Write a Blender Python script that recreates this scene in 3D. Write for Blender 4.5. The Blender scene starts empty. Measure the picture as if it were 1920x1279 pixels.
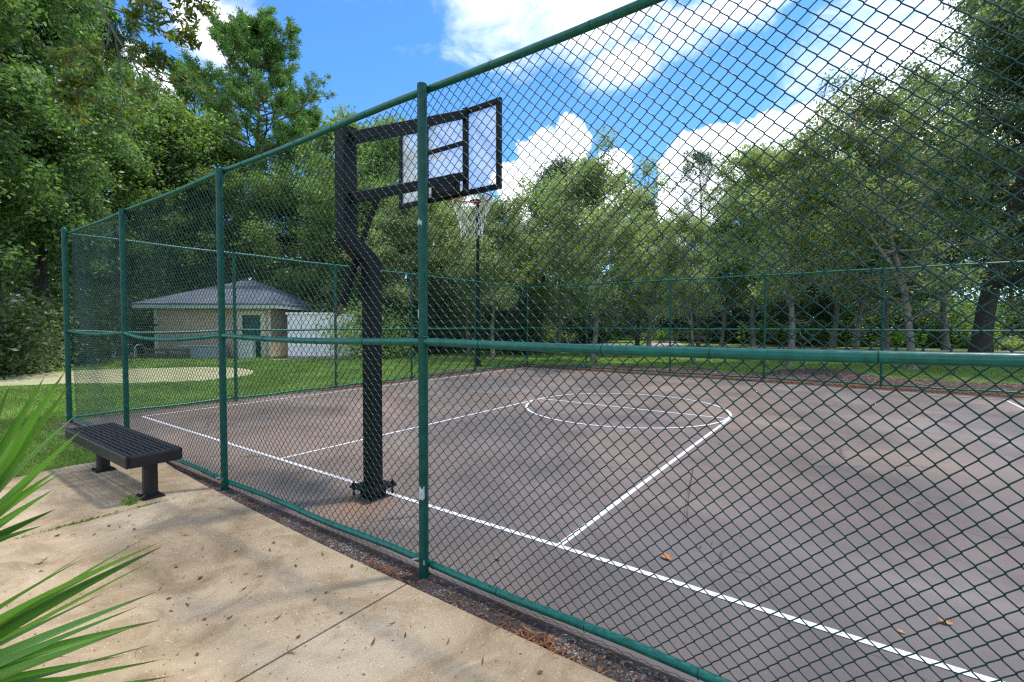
import bpy, math, random
import numpy as np
from mathutils import Vector, Matrix
R = math.radians
scene = bpy.context.scene
COL = scene.collection
rng = np.random.default_rng(7)
random.seed(7)

# ------------------------------------------------------------------ camera
FPX = 896.34
CAM = np.array([2.1921, -2.1059, 1.5838])
yaw, pit, rol = 0.6214, -0.0332, 0.0021
_fw = np.array([-math.sin(yaw), math.cos(yaw), 0]); RT = np.array([math.cos(yaw), math.sin(yaw), 0]); _up = np.array([0, 0, 1.0])
FW = _fw*math.cos(pit)+_up*math.sin(pit); UP = _up*math.cos(pit)-_fw*math.sin(pit)
cam_d = bpy.data.cameras.new('camera'); cam = bpy.data.objects.new('camera', cam_d); COL.objects.link(cam)
cam_d.sensor_width = 36; cam_d.lens = FPX/1920*36; cam_d.clip_end = 2000; cam_d.clip_start = .05
cr, sr = math.cos(rol), math.sin(rol)
rr = cr*RT+sr*UP; uu = cr*UP-sr*RT
M = Matrix([[rr[0], uu[0], -FW[0], CAM[0]], [rr[1], uu[1], -FW[1], CAM[1]], [rr[2], uu[2], -FW[2], CAM[2]], [0, 0, 0, 1]])
cam.matrix_world = M
scene.camera = cam

def ray(px, py):            # survey helper: direction through a photo pixel, used to place things in the world
    a, b = (px-960)/FPX, (py-639.5)/FPX
    u = cr*a+sr*b; v = -sr*a+cr*b
    return FW+RT*u-UP*v
def far(px, D, z=0):        # ground point in the direction of photo column px at distance D
    p = CAM+ray(px, 640)*D
    return np.array([p[0], p[1], z])
def dep(px, py, D): return CAM+ray(px, py)*D
def gz(px, py, z=0):
    d = ray(px, py); return CAM+d*((z-CAM[2])/d[2])
def htop(py, D): return CAM[2]+D*(609.8-py)/FPX

# ------------------------------------------------------------------ materials
def nodes(name):
    m = bpy.data.materials.new(name); m.use_nodes = True
    nt = m.node_tree
    return m, nt, nt.nodes['Principled BSDF'], nt.nodes['Material Output']
def noise(nt, scale, detail=4, rough=.55, coord='Object', dist=0):
    tc = nt.nodes.new('ShaderNodeTexCoord'); n = nt.nodes.new('ShaderNodeTexNoise')
    n.inputs['Scale'].default_value = scale; n.inputs['Detail'].default_value = detail
    n.inputs['Roughness'].default_value = rough; n.inputs['Distortion'].default_value = dist
    nt.links.new(tc.outputs[coord], n.inputs['Vector'])
    return n.outputs['Fac']
def ramp(nt, fac, stops, interp='LINEAR'):
    r = nt.nodes.new('ShaderNodeValToRGB'); r.color_ramp.interpolation = interp
    el = r.color_ramp.elements
    while len(el) < len(stops): el.new(.5)
    for e, (p, c) in zip(el, stops):
        e.position = p; e.color = (*c, 1) if len(c) == 3 else c
    nt.links.new(fac, r.inputs['Fac'])
    return r.outputs['Color']
def mixc(nt, fac, a, b, mode='MIX'):
    n = nt.nodes.new('ShaderNodeMix'); n.data_type = 'RGBA'; n.blend_type = mode
    for s, v in ((n.inputs[0], fac), (n.inputs[6], a), (n.inputs[7], b)):
        if isinstance(v, (int, float)): s.default_value = v
        elif isinstance(v, tuple): s.default_value = (*v, 1)
        else: nt.links.new(v, s)
    return n.outputs[2]
def bump(nt, b, h, strength=.3, dist=.01):
    n = nt.nodes.new('ShaderNodeBump'); n.inputs['Strength'].default_value = strength; n.inputs['Distance'].default_value = dist
    nt.links.new(h, n.inputs['Height']); nt.links.new(n.outputs['Normal'], b.inputs['Normal'])
G = lambda v: (v, v, v)
def simple(name, col, rough=.5, var=.25, scale=6, metal=0, bm=None, spec=.5):
    m, nt, b, o = nodes(name)
    lo = tuple(c*(1-var) for c in col); hi = tuple(min(1, c*(1+var)) for c in col)
    c = ramp(nt, noise(nt, scale, 5), [(.3, lo), (.7, hi)])
    nt.links.new(c, b.inputs['Base Color'])
    b.inputs['Roughness'].default_value = rough; b.inputs['Metallic'].default_value = metal
    b.inputs['Specular IOR Level'].default_value = spec
    if bm: bump(nt, b, noise(nt, bm[0], 6), bm[1], bm[2])
    return m
def leafmat(name, cols, trans=.48, rough=.42, spec=.45, clump=.25):
    m, nt, b, o = nodes(name)
    g = nt.nodes.new('ShaderNodeNewGeometry')
    n = len(cols)
    c = ramp(nt, g.outputs['Random Per Island'], [(i/(n-1), k) for i, k in enumerate(cols)])
    f = ramp(nt, noise(nt, .9, 3), [(.3, G(1-clump)), (.7, G(1+clump))])
    c = mixc(nt, 1.0, c, f, 'MULTIPLY')
    nt.links.new(c, b.inputs['Base Color']); b.inputs['Roughness'].default_value = rough
    b.inputs['Specular IOR Level'].default_value = spec
    t = nt.nodes.new('ShaderNodeBsdfTranslucent')
    tc = mixc(nt, 1.0, c, (1.25, 1.35, .55), 'MULTIPLY'); nt.links.new(tc, t.inputs['Color'])
    mx = nt.nodes.new('ShaderNodeMixShader'); mx.inputs[0].default_value = trans
    nt.links.new(b.outputs[0], mx.inputs[1]); nt.links.new(t.outputs[0], mx.inputs[2]); nt.links.new(mx.outputs[0], o.inputs['Surface'])
    return m

MAT = {}
MAT['vinyl'] = simple('green_vinyl', (.001, .095, .07), .34, .3, 26, spec=.42)
MAT['vinyl_post'] = simple('green_vinyl_post', (.002, .06, .044), .42, .35, 18, spec=.28)
MAT['wire'] = simple('green_wire', (.002, .036, .029), .32, .2, 3, spec=.3)
MAT['tie'] = simple('tie_wire', (.12, .2, .18), .4, .3, 30)
MAT['galv'] = simple('galvanised_steel', (.42, .43, .43), .38, .2, 20, .85)
MAT['black'] = simple('black_powder_coat', (.0055, .0055, .007), .5, .3, 12, bm=(240, .08, .002), spec=.14)
MAT['bench'] = simple('black_thermoplastic', (.014, .0125, .0135), .5, .25, 10, bm=(160, .15, .003), spec=.35)
MAT['rust'] = simple('rusty_steel', (.16, .07, .04), .8, .5, 30, bm=(90, .5, .003))
MAT['rimred'] = simple('rim_red', (.45, .05, .03), .45, .2, 20)
MAT['net'] = simple('white_net_cord', (.75, .72, .7), .8, .12, 30)
MAT['white'] = simple('white_paint', (.84, .83, .84), .5, .06, 3, bm=(60, .05, .003))
MAT['lamp_glass'] = simple('white_globe', (.82, .82, .8), .25, .03, 4)
MAT['green_door'] = simple('dark_green_paint', (.012, .085, .07), .45, .15, 5)
MAT['cream'] = simple('cream_trim', (.7, .67, .5), .6, .08, 4)
MAT['fascia'] = simple('grey_green_fascia', (.5, .58, .55), .55, .08, 3)
MAT['greybox'] = simple('blue_grey_steel', (.3, .36, .4), .5, .12, 5)
MAT['yellow'] = simple('yellow_sticker', (.7, .48, .05), .5, .1, 9)
MAT['redmark'] = simple('red_sticker', (.5, .04, .04), .5, .1, 9)
MAT['signgreen'] = simple('sign_green', (.06, .2, .17), .45, .1, 8)
MAT['tape'] = simple('grey_tape', (.4, .42, .42), .6, .25, 40)
MAT['leaf_dry'] = simple('dry_leaf', (.16, .045, .028), .6, .5, 25)
MAT['leaf_orange'] = simple('orange_leaf', (.5, .2, .06), .6, .4, 30)

def bark(name, col, scale=7):
    m, nt, b, o = nodes(name)
    c = ramp(nt, noise(nt, scale, 8, .7, dist=.6), [(.32, tuple(k*.45 for k in col)), (.55, col), (.72, tuple(min(1, k*1.7) for k in col))])
    nt.links.new(c, b.inputs['Base Color']); b.inputs['Roughness'].default_value = .9; b.inputs['Specular IOR Level'].default_value = .2
    bump(nt, b, noise(nt, scale*3, 8, .7), .7, .03)
    return m
MAT['bark_dark'] = bark('dark_bark', (.06, .05, .04))
MAT['bark_pale'] = bark('pale_bark', (.22, .2, .165), 9)
MAT['bark_grey'] = bark('grey_bark', (.14, .125, .105), 8)
MAT['bark_red'] = bark('red_pine_bark', (.15, .085, .055), 6)

MAT['leaf_dark'] = leafmat('dark_leaves', [(0.088, 0.149, 0.066), (0.127, 0.215, 0.086), (0.176, 0.282, 0.103), (0.274, 0.365, 0.142)])
MAT['leaf_mid'] = leafmat('mid_leaves', [(0.106, 0.187, 0.066), (0.167, 0.259, 0.082), (0.227, 0.331, 0.107), (0.332, 0.431, 0.166)])
MAT['leaf_pale'] = leafmat('pale_leaves', [(0.156, 0.213, 0.098), (0.235, 0.298, 0.137), (0.314, 0.381, 0.194), (0.440, 0.488, 0.311)])
MAT['leaf_olive'] = leafmat('olive_leaves', [(0.089, 0.126, 0.071), (0.139, 0.190, 0.098), (0.195, 0.253, 0.133), (0.293, 0.349, 0.214)])
MAT['leaf_grey'] = leafmat('grey_green_leaves', [(0.048, 0.090, 0.057), (0.083, 0.131, 0.083), (0.124, 0.179, 0.110), (0.193, 0.248, 0.166)])
MAT['leaf_deep'] = leafmat('deep_shade_leaves', [(.022, .042, .02), (.036, .062, .026), (.05, .085, .034), (.075, .115, .05)])  # understory shade put into the leaf colour
MAT['leaf_bronze'] = leafmat('bronze_green_leaves', [(0.052, 0.098, 0.026), (0.091, 0.143, 0.036), (0.143, 0.208, 0.039), (0.260, 0.156, 0.039)], clump=.15)
MAT['needles'] = leafmat('pine_needles', [(0.069, 0.152, 0.041), (0.110, 0.221, 0.057), (0.166, 0.290, 0.076), (0.235, 0.373, 0.110)], .3)
MAT['needles_dark'] = leafmat('dark_pine_needles', [(0.037, 0.101, 0.030), (0.067, 0.151, 0.042), (0.101, 0.202, 0.050)], .25)
MAT['ginger'] = leafmat('ginger_leaves', [(0.063, 0.151, 0.025), (0.126, 0.240, 0.036), (0.203, 0.328, 0.056), (0.302, 0.404, 0.085)], .4)
MAT['palm'] = leafmat('palm_leaves', [(.06, .16, .025), (.09, .23, .032), (.125, .3, .045), (.17, .35, .065)], .3, .38, .5, .1)
def palm_tips():
    m = MAT['palm']; nt = m.node_tree; b = nt.nodes['Principled BSDF']
    a = nt.nodes.new('ShaderNodeAttribute'); a.attribute_name = 'along'
    src = b.inputs['Base Color'].links[0].from_socket
    f = ramp(nt, a.outputs['Fac'], [(.9, G(0)), (.97, G(1))])
    yl = ramp(nt, a.outputs['Fac'], [(0, (1.25, 1.15, .9)), (.5, (1, 1, 1)), (1, (.9, .95, .9))])
    nt.links.new(mixc(nt, f, mixc(nt, 1., src, yl, 'MULTIPLY'), (.13, .07, .03)), b.inputs['Base Color'])
    r2 = nt.nodes.new('ShaderNodeAttribute'); r2.attribute_name = 'rib'
    rib = ramp(nt, r2.outputs['Fac'], [(.0, (1.35, 1.25, 1.3)), (.1, (.92, .95, .9)), (.3, (1.05, 1.03, 1.0)), (.42, (.88, .9, .88)), (.6, (1.06, 1.04, 1.0)), (.75, (.88, .9, .88)), (1, (1.05, 1.0, .9))])
    prev = b.inputs['Base Color'].links[0].from_socket
    nt.links.new(mixc(nt, 1., prev, rib, 'MULTIPLY'), b.inputs['Base Color'])
    bump(nt, b, r2.outputs['Fac'], .4, .004)
palm_tips()
MAT['palm_dry'] = simple('palm_fibre', (.1, .06, .045), .9, .5, 30, bm=(60, .8, .02))
MAT['grass'] = leafmat('grass_blades', [(.12, .2, .045), (.17, .28, .06), (.23, .35, .08), (.33, .42, .15)], .4, .5, .3, .3)
MAT['straw'] = leafmat('pine_straw', [(.09, .035, .018), (.16, .06, .028), (.24, .1, .045), (.3, .17, .08)], .1, .8, .2, .2)
MAT['chips'] = leafmat('bark_chips', [(.05, .032, .026), (.1, .06, .048), (.17, .115, .095), (.34, .27, .23)], 0, .85, .2, .2)

def ground_mat():
    m, nt, b, o = nodes('lawn_soil')
    a = ramp(nt, noise(nt, .35, 6, .6), [(.3, (.13, .2, .035)), (.5, (.17, .28, .05)), (.72, (.23, .33, .08))])
    f = ramp(nt, noise(nt, 25, 6, .7), [(.35, G(.5)), (.65, G(1.35))])
    nt.links.new(mixc(nt, 1., a, f, 'MULTIPLY'), b.inputs['Base Color']); b.inputs['Roughness'].default_value = .95
    b.inputs['Specular IOR Level'].default_value = .1
    bump(nt, b, noise(nt, 45, 8, .7), .9, .05); return m
MAT['ground'] = ground_mat()
def forest_mat():
    m, nt, b, o = nodes('forest_floor_litter')
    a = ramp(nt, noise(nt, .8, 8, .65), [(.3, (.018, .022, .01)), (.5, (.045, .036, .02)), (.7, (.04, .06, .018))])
    nt.links.new(a, b.inputs['Base Color']); b.inputs['Roughness'].default_value = 1
    bump(nt, b, noise(nt, 12, 8, .7), 1, .1); return m
MAT['forest'] = forest_mat()
def mulch_mat():
    m, nt, b, o = nodes('mulch')
    a = ramp(nt, noise(nt, 22, 9, .75), [(.3, (.03, .018, .013)), (.5, (.1, .058, .042)), (.62, (.17, .11, .085)), (.75, (.3, .23, .19))])
    nt.links.new(a, b.inputs['Base Color']); b.inputs['Roughness'].default_value = .95
    bump(nt, b, noise(nt, 30, 8, .75), 1, .05); return m
MAT['mulch'] = mulch_mat()
def path_mat():
    m, nt, b, o = nodes('pale_sandy_path')
    a = ramp(nt, noise(nt, 1.2, 6, .6), [(.3, (.3, .3, .14)), (.55, (.42, .4, .22)), (.75, (.33, .36, .17))])
    f = ramp(nt, noise(nt, 60, 5, .7), [(.3, G(.8)), (.7, G(1.15))])
    nt.links.new(mixc(nt, 1., a, f, 'MULTIPLY'), b.inputs['Base Color']); b.inputs['Roughness'].default_value = .95; return m
MAT['path'] = path_mat()
def court_mat():
    m, nt, b, o = nodes('court_asphalt')
    a = ramp(nt, noise(nt, .42, 5, .6, dist=.5), [(.28, (.088, .069, .058)), (.5, (.148, .116, .098)), (.7, (.225, .178, .15))])
    # old damp stains and worn, smoother patches
    st = ramp(nt, noise(nt, .75, 6, .62, dist=.8), [(.5, G(1.0)), (.62, G(.8)), (.75, G(.7))])
    c = mixc(nt, 1., a, st, 'MULTIPLY')
    gr = ramp(nt, noise(nt, 210, 3, .8), [(.3, G(.72)), (.7, G(1.28))])
    c = mixc(nt, 1., c, gr, 'MULTIPLY')
    v = nt.nodes.new('ShaderNodeTexVoronoi'); v.feature = 'DISTANCE_TO_EDGE'; v.inputs['Scale'].default_value = .55
    t2 = nt.nodes.new('ShaderNodeTexCoord'); nz_ = nt.nodes.new('ShaderNodeTexNoise'); nz_.inputs['Scale'].default_value = 2.2; nz_.inputs['Detail'].default_value = 6
    nt.links.new(t2.outputs['Object'], nz_.inputs['Vector'])
    va = nt.nodes.new('ShaderNodeVectorMath'); va.operation = 'MULTIPLY_ADD'; nt.links.new(nz_.outputs['Color'], va.inputs[0]); va.inputs[1].default_value = (.7, .7, 0); nt.links.new(t2.outputs['Object'], va.inputs[2])
    nt.links.new(va.outputs[0], v.inputs['Vector'])
    ck = mixc(nt, 1., ramp(nt, v.outputs['Distance'], [(.0, G(.9)), (.01, G(0))]), ramp(nt, noise(nt, .6, 3), [(.5, G(0)), (.58, G(1))]), 'MULTIPLY')
    c = mixc(nt, ck, c, (.04, .033, .03))
    big = ramp(nt, noise(nt, .19, 3, .5, dist=.4), [(.36, (.82, .87, .98)), (.6, (1.14, 1.04, .96))]); c = mixc(nt, 1., c, big, 'MULTIPLY')
    # scuffs
    sc = ramp(nt, noise(nt, 9, 6, .8, dist=1.5), [(.62, G(0)), (.72, G(.35))])
    c = mixc(nt, sc, c, (.27, .25, .25))
    # rust wash around the foot of the hoop
    tc = nt.nodes.new('ShaderNodeTexCoord'); vm = nt.nodes.new('ShaderNodeVectorMath'); vm.operation = 'DISTANCE'
    vm.inputs[1].default_value = (-1.33, .42, 0); nt.links.new(tc.outputs['Object'], vm.inputs[0])
    ad = nt.nodes.new('ShaderNodeMath'); ad.operation = 'MULTIPLY_ADD'; nt.links.new(noise(nt, 5, 5, .7), ad.inputs[0]); ad.inputs[1].default_value = .7
    nt.links.new(vm.outputs['Value'], ad.inputs[2])
    ru = ramp(nt, ad.outputs[0], [(.4, G(.5)), (.85, G(0))])
    c = mixc(nt, ru, c, (.3, .15, .07))
    nt.links.new(c, b.inputs['Base Color'])
    rf = ramp(nt, noise(nt, .5, 4, .6), [(.35, G(.5)), (.65, G(.78))]); nt.links.new(rf, b.inputs['Roughness'])
    b.inputs['Specular IOR Level'].default_value = .4
    bump(nt, b, noise(nt, 260, 4, .8), .35, .004); return m
MAT['court'] = court_mat()
def line_mat():
    m, nt, b, o = nodes('court_line_paint')
    c = ramp(nt, noise(nt, 40, 8, .8), [(.3, (.2, .18, .17)), (.4, (.36, .34, .33)), (.47, (.6, .6, .62)), (.75, (.7, .7, .72))])
    nt.links.new(c, b.inputs['Base Color']); b.inputs['Roughness'].default_value = .6
    bump(nt, b, noise(nt, 260, 4, .8), .25, .003); return m
MAT['line'] = line_mat()
def conc_mat():
    m, nt, b, o = nodes('shell_concrete')
    a = ramp(nt, noise(nt, .9, 7, .62, dist=.6), [(.25, (.25, .178, .105)), (.48, (.4, .3, .185)), (.75, (.52, .42, .295))])
    st = ramp(nt, noise(nt, 2.3, 8, .7, dist=1.2), [(.45, G(1)), (.7, (.58, .53, .45))])
    c = mixc(nt, 1., a, st, 'MULTIPLY')
    gr = ramp(nt, noise(nt, 120, 3, .8), [(.3, G(.8)), (.7, G(1.18))])
    c = mixc(nt, 1., c, gr, 'MULTIPLY')
    v = nt.nodes.new('ShaderNodeTexVoronoi'); v.inputs['Scale'].default_value = 48; v.inputs['Randomness'].default_value = 1
    tc = nt.nodes.new('ShaderNodeTexCoord'); nt.links.new(tc.outputs['Object'], v.inputs['Vector'])
    sp = ramp(nt, v.outputs['Distance'], [(.1, G(.85)), (.2, G(0))])
    pres = ramp(nt, noise(nt, 33, 2, .5), [(.52, G(0)), (.6, G(1))])
    c = mixc(nt, mixc(nt, 1., sp, pres, 'MULTIPLY'), c, (.72, .66, .56))
    dk = nt.nodes.new('ShaderNodeTexVoronoi'); dk.inputs['Scale'].default_value = 37
    nt.links.new(tc.outputs['Object'], dk.inputs['Vector'])
    ds = ramp(nt, dk.outputs['Distance'], [(.06, G(.8)), (.13, G(0))])
    c = mixc(nt, mixc(nt, 1., ds, ramp(nt, noise(nt, 21, 2), [(.54, G(0)), (.62, G(1))]), 'MULTIPLY'), c, (.13, .1, .075))
    nt.links.new(c, b.inputs['Base Color']); b.inputs['Roughness'].default_value = .85; b.inputs['Specular IOR Level'].default_value = .3
    bump(nt, b, noise(nt, 130, 5, .75), .4, .006); return m
MAT['concrete'] = conc_mat()
def grit_mat():
    m, nt, b, o = nodes('grit_edge')
    v = nt.nodes.new('ShaderNodeTexVoronoi'); v.inputs['Scale'].default_value = 110
    tc = nt.nodes.new('ShaderNodeTexCoord'); nt.links.new(tc.outputs['Object'], v.inputs['Vector'])
    sx = nt.nodes.new('ShaderNodeSeparateColor'); nt.links.new(v.outputs['Color'], sx.inputs[0])
    c = ramp(nt, sx.outputs[0], [(.2, (.05, .042, .038)), (.55, (.12, .1, .09)), (.8, (.24, .21, .19)), (.93, (.62, .58, .52))])
    dirt = ramp(nt, noise(nt, 2.2, 6, .7), [(.36, G(0)), (.54, G(.85))])
    c = mixc(nt, dirt, c, (.05, .032, .025))
    nt.links.new(c, b.inputs['Base Color']); b.inputs['Roughness'].default_value = .9
    bump(nt, b, v.outputs['Distance'], 1, .012); return m
MAT['grit'] = grit_mat()
MAT['road'] = simple('road_asphalt', (.22, .225, .26), .8, .15, 3, bm=(80, .3, .01))
MAT['kerbc'] = simple('kerb_concrete', (.4, .34, .27), .9, .15, 4)
def stucco():
    m, nt, b, o = nodes('tan_block_wall')
    br = nt.nodes.new('ShaderNodeTexBrick'); tc = nt.nodes.new('ShaderNodeTexCoord')
    mp = nt.nodes.new('ShaderNodeMapping'); mp.inputs['Rotation'].default_value = (R(90), 0, 0)
    nt.links.new(tc.outputs['Object'], mp.inputs['Vector']); nt.links.new(mp.outputs[0], br.inputs['Vector'])
    br.inputs['Color1'].default_value = (.64, .47, .32, 1); br.inputs['Color2'].default_value = (.56, .41, .28, 1); br.inputs['Mortar'].default_value = (.58, .47, .36, 1)
    br.inputs['Scale'].default_value = 1.0; br.inputs['Brick Width'].default_value = .4; br.inputs['Row Height'].default_value = .2; br.inputs['Mortar Size'].default_value = .012
    f = ramp(nt, noise(nt, 3, 6, .7), [(.3, G(.85)), (.7, G(1.1))])
    nt.links.new(mixc(nt, 1., br.outputs['Color'], f, 'MULTIPLY'), b.inputs['Base Color']); b.inputs['Roughness'].default_value = .9
    bump(nt, b, noise(nt, 60, 5, .7), .4, .01); return m
MAT['stucco'] = stucco()
def shingle():
    m, nt, b, o = nodes('grey_shingles')
    w = nt.nodes.new('ShaderNodeTexBrick'); tc = nt.nodes.new('ShaderNodeTexCoord'); mp = nt.nodes.new('ShaderNodeMapping')
    mp.inputs['Rotation'].default_value = (R(70), 0, 0)
    nt.links.new(tc.outputs['Object'], mp.inputs['Vector']); nt.links.new(mp.outputs[0], w.inputs['Vector'])
    w.inputs['Color1'].default_value = (.11, .13, .17, 1); w.inputs['Color2'].default_value = (.16, .18, .22, 1); w.inputs['Mortar'].default_value = (.06, .07, .09, 1)
    w.inputs['Brick Width'].default_value = .3; w.inputs['Row Height'].default_value = .14; w.inputs['Scale'].default_value = 1; w.inputs['Mortar Size'].default_value = .012
    nt.links.new(w.outputs['Color'], b.inputs['Base Color']); b.inputs['Roughness'].default_value = .85; return m
MAT['shingle'] = shingle()
def frosted():
    m, nt, b, o = nodes('frosted_acrylic')
    d = nt.nodes.new('ShaderNodeBsdfTranslucent'); d.inputs['Color'].default_value = (.92, .95, .98, 1)
    df = nt.nodes.new('ShaderNodeBsdfDiffuse'); df.inputs['Color'].default_value = (.75, .78, .85, 1)
    t = nt.nodes.new('ShaderNodeBsdfTransparent'); t.inputs['Color'].default_value = (.93, .95, 1, 1)
    gl = nt.nodes.new('ShaderNodeBsdfGlossy'); gl.inputs['Roughness'].default_value = .12
    m1 = nt.nodes.new('ShaderNodeMixShader'); m1.inputs[0].default_value = .12
    nt.links.new(d.outputs[0], m1.inputs[1]); nt.links.new(df.outputs[0], m1.inputs[2])
    m2 = nt.nodes.new('ShaderNodeMixShader')
    nt.links.new(ramp(nt, noise(nt, 3.5, 5, .6), [(.3, G(.62)), (.7, G(.8))]), m2.inputs[0])
    nt.links.new(m1.outputs[0], m2.inputs[1]); nt.links.new(t.outputs[0], m2.inputs[2])
    m3 = nt.nodes.new('ShaderNodeMixShader'); m3.inputs[0].default_value = .05; nt.links.new(m2.outputs[0], m3.inputs[1]); nt.links.new(gl.outputs[0], m3.inputs[2])
    nt.links.new(m3.outputs[0], o.inputs['Surface']); return m
MAT['frosted'] = frosted()

# ------------------------------------------------------------------ mesh helpers
def link(name, me, parent=None, mat=None, loc=None):
    o = bpy.data.objects.new(name, me); COL.objects.link(o)
    if me is not None and mat is not None and not me.materials: me.materials.append(MAT[mat])
    if parent is not None: o.parent = parent
    if loc is not None: o.location = tuple(float(c) for c in loc)
    return o
def tag(o, label=None, cat=None, group=None, kind=None):
    if label: o['label'] = label
    if cat: o['category'] = cat
    if group: o['group'] = group
    if kind: o['kind'] = kind
    return o
def empty(name, loc=(0, 0, 0), rz=0):
    o = bpy.data.objects.new(name, None); COL.objects.link(o); o.location = tuple(float(c) for c in loc); o.rotation_euler = (0, 0, rz)
    o.empty_display_size = .2
    return o
def npmesh(name, V, F, smooth=False):
    """V (n,3), F (m,k) with constant k"""
    V = np.ascontiguousarray(V, dtype=np.float32); F = np.ascontiguousarray(F, dtype=np.int32)
    me = bpy.data.meshes.new(name); me.vertices.add(len(V)); me.vertices.foreach_set('co', V.ravel())
    k = F.shape[1]; me.loops.add(F.size); me.loops.foreach_set('vertex_index', F.ravel())
    me.polygons.add(len(F)); me.polygons.foreach_set('loop_start', np.arange(0, F.size, k, dtype=np.int32))
    if smooth: me.polygons.foreach_set('use_smooth', np.ones(len(F), dtype=bool))
    me.update(calc_edges=True); return me
class MB:
    def __init__(s): s.v = []; s.f = []; s.sm = []
    def add(s, V, F, smooth=False):
        n = len(s.v); s.v += [tuple(float(c) for c in p) for p in V]; s.f += [tuple(i+n for i in f) for f in F]; s.sm += [smooth]*len(F)
    def prism(s, prof, p0, p1, up=(0, 0, 1), smooth=False, scale1=1):
        p0 = Vector(p0); p1 = Vector(p1); d = (p1-p0).normalized(); u = Vector(up)
        if abs(d.dot(u)) > .98: u = Vector((0, 1, 0))
        x = d.cross(u).normalized(); y = x.cross(d).normalized(); n = len(prof)
        V = [p0+x*a+y*b for a, b in prof]+[p1+x*a*scale1+y*b*scale1 for a, b in prof]
        F = [(i, (i+1) % n, n+(i+1) % n, n+i) for i in range(n)]
        s.add(V, F, smooth); s.add(V[:n], [tuple(range(n))[::-1]]); s.add(V[n:], [tuple(range(n))])
    def beam(s, p0, p1, w, h, up=(0, 0, 1), c=.004):
        w /= 2; h /= 2; c = min(c, w*.45, h*.45)
        s.prism([(-w, -h+c), (-w+c, -h), (w-c, -h), (w, -h+c), (w, h-c), (w-c, h), (-w+c, h), (-w, h-c)], p0, p1, up)
    def box(s, x0, x1, y0, y1, z0, z1, c=.004):
        s.beam((x0, (y0+y1)/2, (z0+z1)/2), (x1, (y0+y1)/2, (z0+z1)/2), y1-y0, z1-z0, c=c)
    def tube(s, pts, r, n=10, caps=True):
        pts = [Vector(tuple(float(c) for c in p)) for p in pts]; rs = r if isinstance(r, (list, tuple)) else [r]*len(pts)
        V = []; F = []; u = None
        for i, p in enumerate(pts):
            t = (pts[min(i+1, len(pts)-1)]-pts[max(i-1, 0)]).normalized()
            if u is None:
                u = t.cross(Vector((0, 0, 1)) if abs(t.z) < .9 else Vector((1, 0, 0))).normalized()
            else: u = (u-t*u.dot(t)).normalized()
            w = t.cross(u)
            V += [p+(u*math.cos(2*math.pi*k/n)+w*math.sin(2*math.pi*k/n))*rs[i] for k in range(n)]
        for i in range(len(pts)-1):
            F += [(i*n+k, i*n+(k+1) % n, (i+1)*n+(k+1) % n, (i+1)*n+k) for k in range(n)]
        s.add(V, F, True)
        if caps: s.add(V[:n], [tuple(range(n))[::-1]]); s.add(V[-n:], [tuple(range(n))])
    def lathe(s, c, prof, n=16):
        V = [(c[0]+r*math.cos(2*math.pi*k/n), c[1]+r*math.sin(2*math.pi*k/n), c[2]+z) for r, z in prof for k in range(n)]
        F = [(i*n+k, i*n+(k+1) % n, (i+1)*n+(k+1) % n, (i+1)*n+k) for i in range(len(prof)-1) for k in range(n)]
        s.add(V, F, True)
    def ring(s, c, R_, r, n=24, m=8, ax='z'):
        V = []
        for i in range(n):
            a = 2*math.pi*i/n
            for k in range(m):
                b = 2*math.pi*k/m; q = R_+r*math.cos(b); w = r*math.sin(b)
                p = {'z': (q*math.cos(a), q*math.sin(a), w), 'x': (w, q*math.cos(a), q*math.sin(a)), 'y': (q*math.cos(a), w, q*math.sin(a))}[ax]
                V.append((c[0]+p[0], c[1]+p[1], c[2]+p[2]))
        s.add(V, [(i*m+k, i*m+(k+1) % m, ((i+1) % n)*m+(k+1) % m, ((i+1) % n)*m+k) for i in range(n) for k in range(m)], True)
    def build(s, name, mat, parent=None, loc=None):
        me = bpy.data.meshes.new(name); me.from_pydata(s.v, [], s.f); me.update()
        me.polygons.foreach_set('use_smooth', np.array(s.sm, dtype=bool))
        import bmesh
        bm = bmesh.new(); bm.from_mesh(me); bmesh.ops.recalc_face_normals(bm, faces=bm.faces[:]); bm.to_mesh(me); bm.free()
        return link(name, me, parent, mat, loc)
def sheet(name, poly, z, mat, kind='structure', label=None, cat=None, thick=0):
    mb = MB(); n = len(poly)
    V = [(p[0], p[1], z) for p in poly]
    if thick:
        V2 = [(p[0], p[1], z-thick) for p in poly]
        mb.add(V+V2, [tuple(range(n))]+[(i, (i+1) % n, n+(i+1) % n, n+i) for i in range(n)])
    else: mb.add(V, [tuple(range(n))])
    o = mb.build(name, mat); tag(o, label, cat, None, kind); return o
def smooth_poly(pts, it=2):
    P = [np.array(p[:2], float) for p in pts]
    for _ in range(it):
        Q = []
        for a, b in zip(P, P[1:]+P[:1]): Q += [a*.75+b*.25, a*.25+b*.75]
        P = Q
    return P
def orient(V):   # ccw
    a = sum(p[0]*q[1]-q[0]*p[1] for p, q in zip(V, V[1:]+V[:1]))
    return V if a > 0 else V[::-1]

# ------------------------------------------------------------------ ground
ZG = -.035
sheet('ground', [(-400, -400), (400, -400), (400, 400), (-400, 400)], ZG, 'ground', label='bright green lawn around the basketball court', cat='lawn')
D_ = 2.7351; X0 = -3*D_; YD = 13.4524; X1 = 2*D_
sheet('court', [(X0-.1, .035), (X1+.3, .035), (X1+.3, YD-.12), (X0-.1, YD-.12)], 0.0, 'court', label='grey brown asphalt basketball court inside the fence', cat='court', thick=.1)
# strip of grit between the court and the concrete
sheet('grit_strip', [(-8.3, -.35), (6.5, -.35), (6.5, .035), (-8.3, .035)], -.014, 'grit', label='dark gritty strip between concrete slab and fence', cat='gravel strip', thick=.03)
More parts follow.
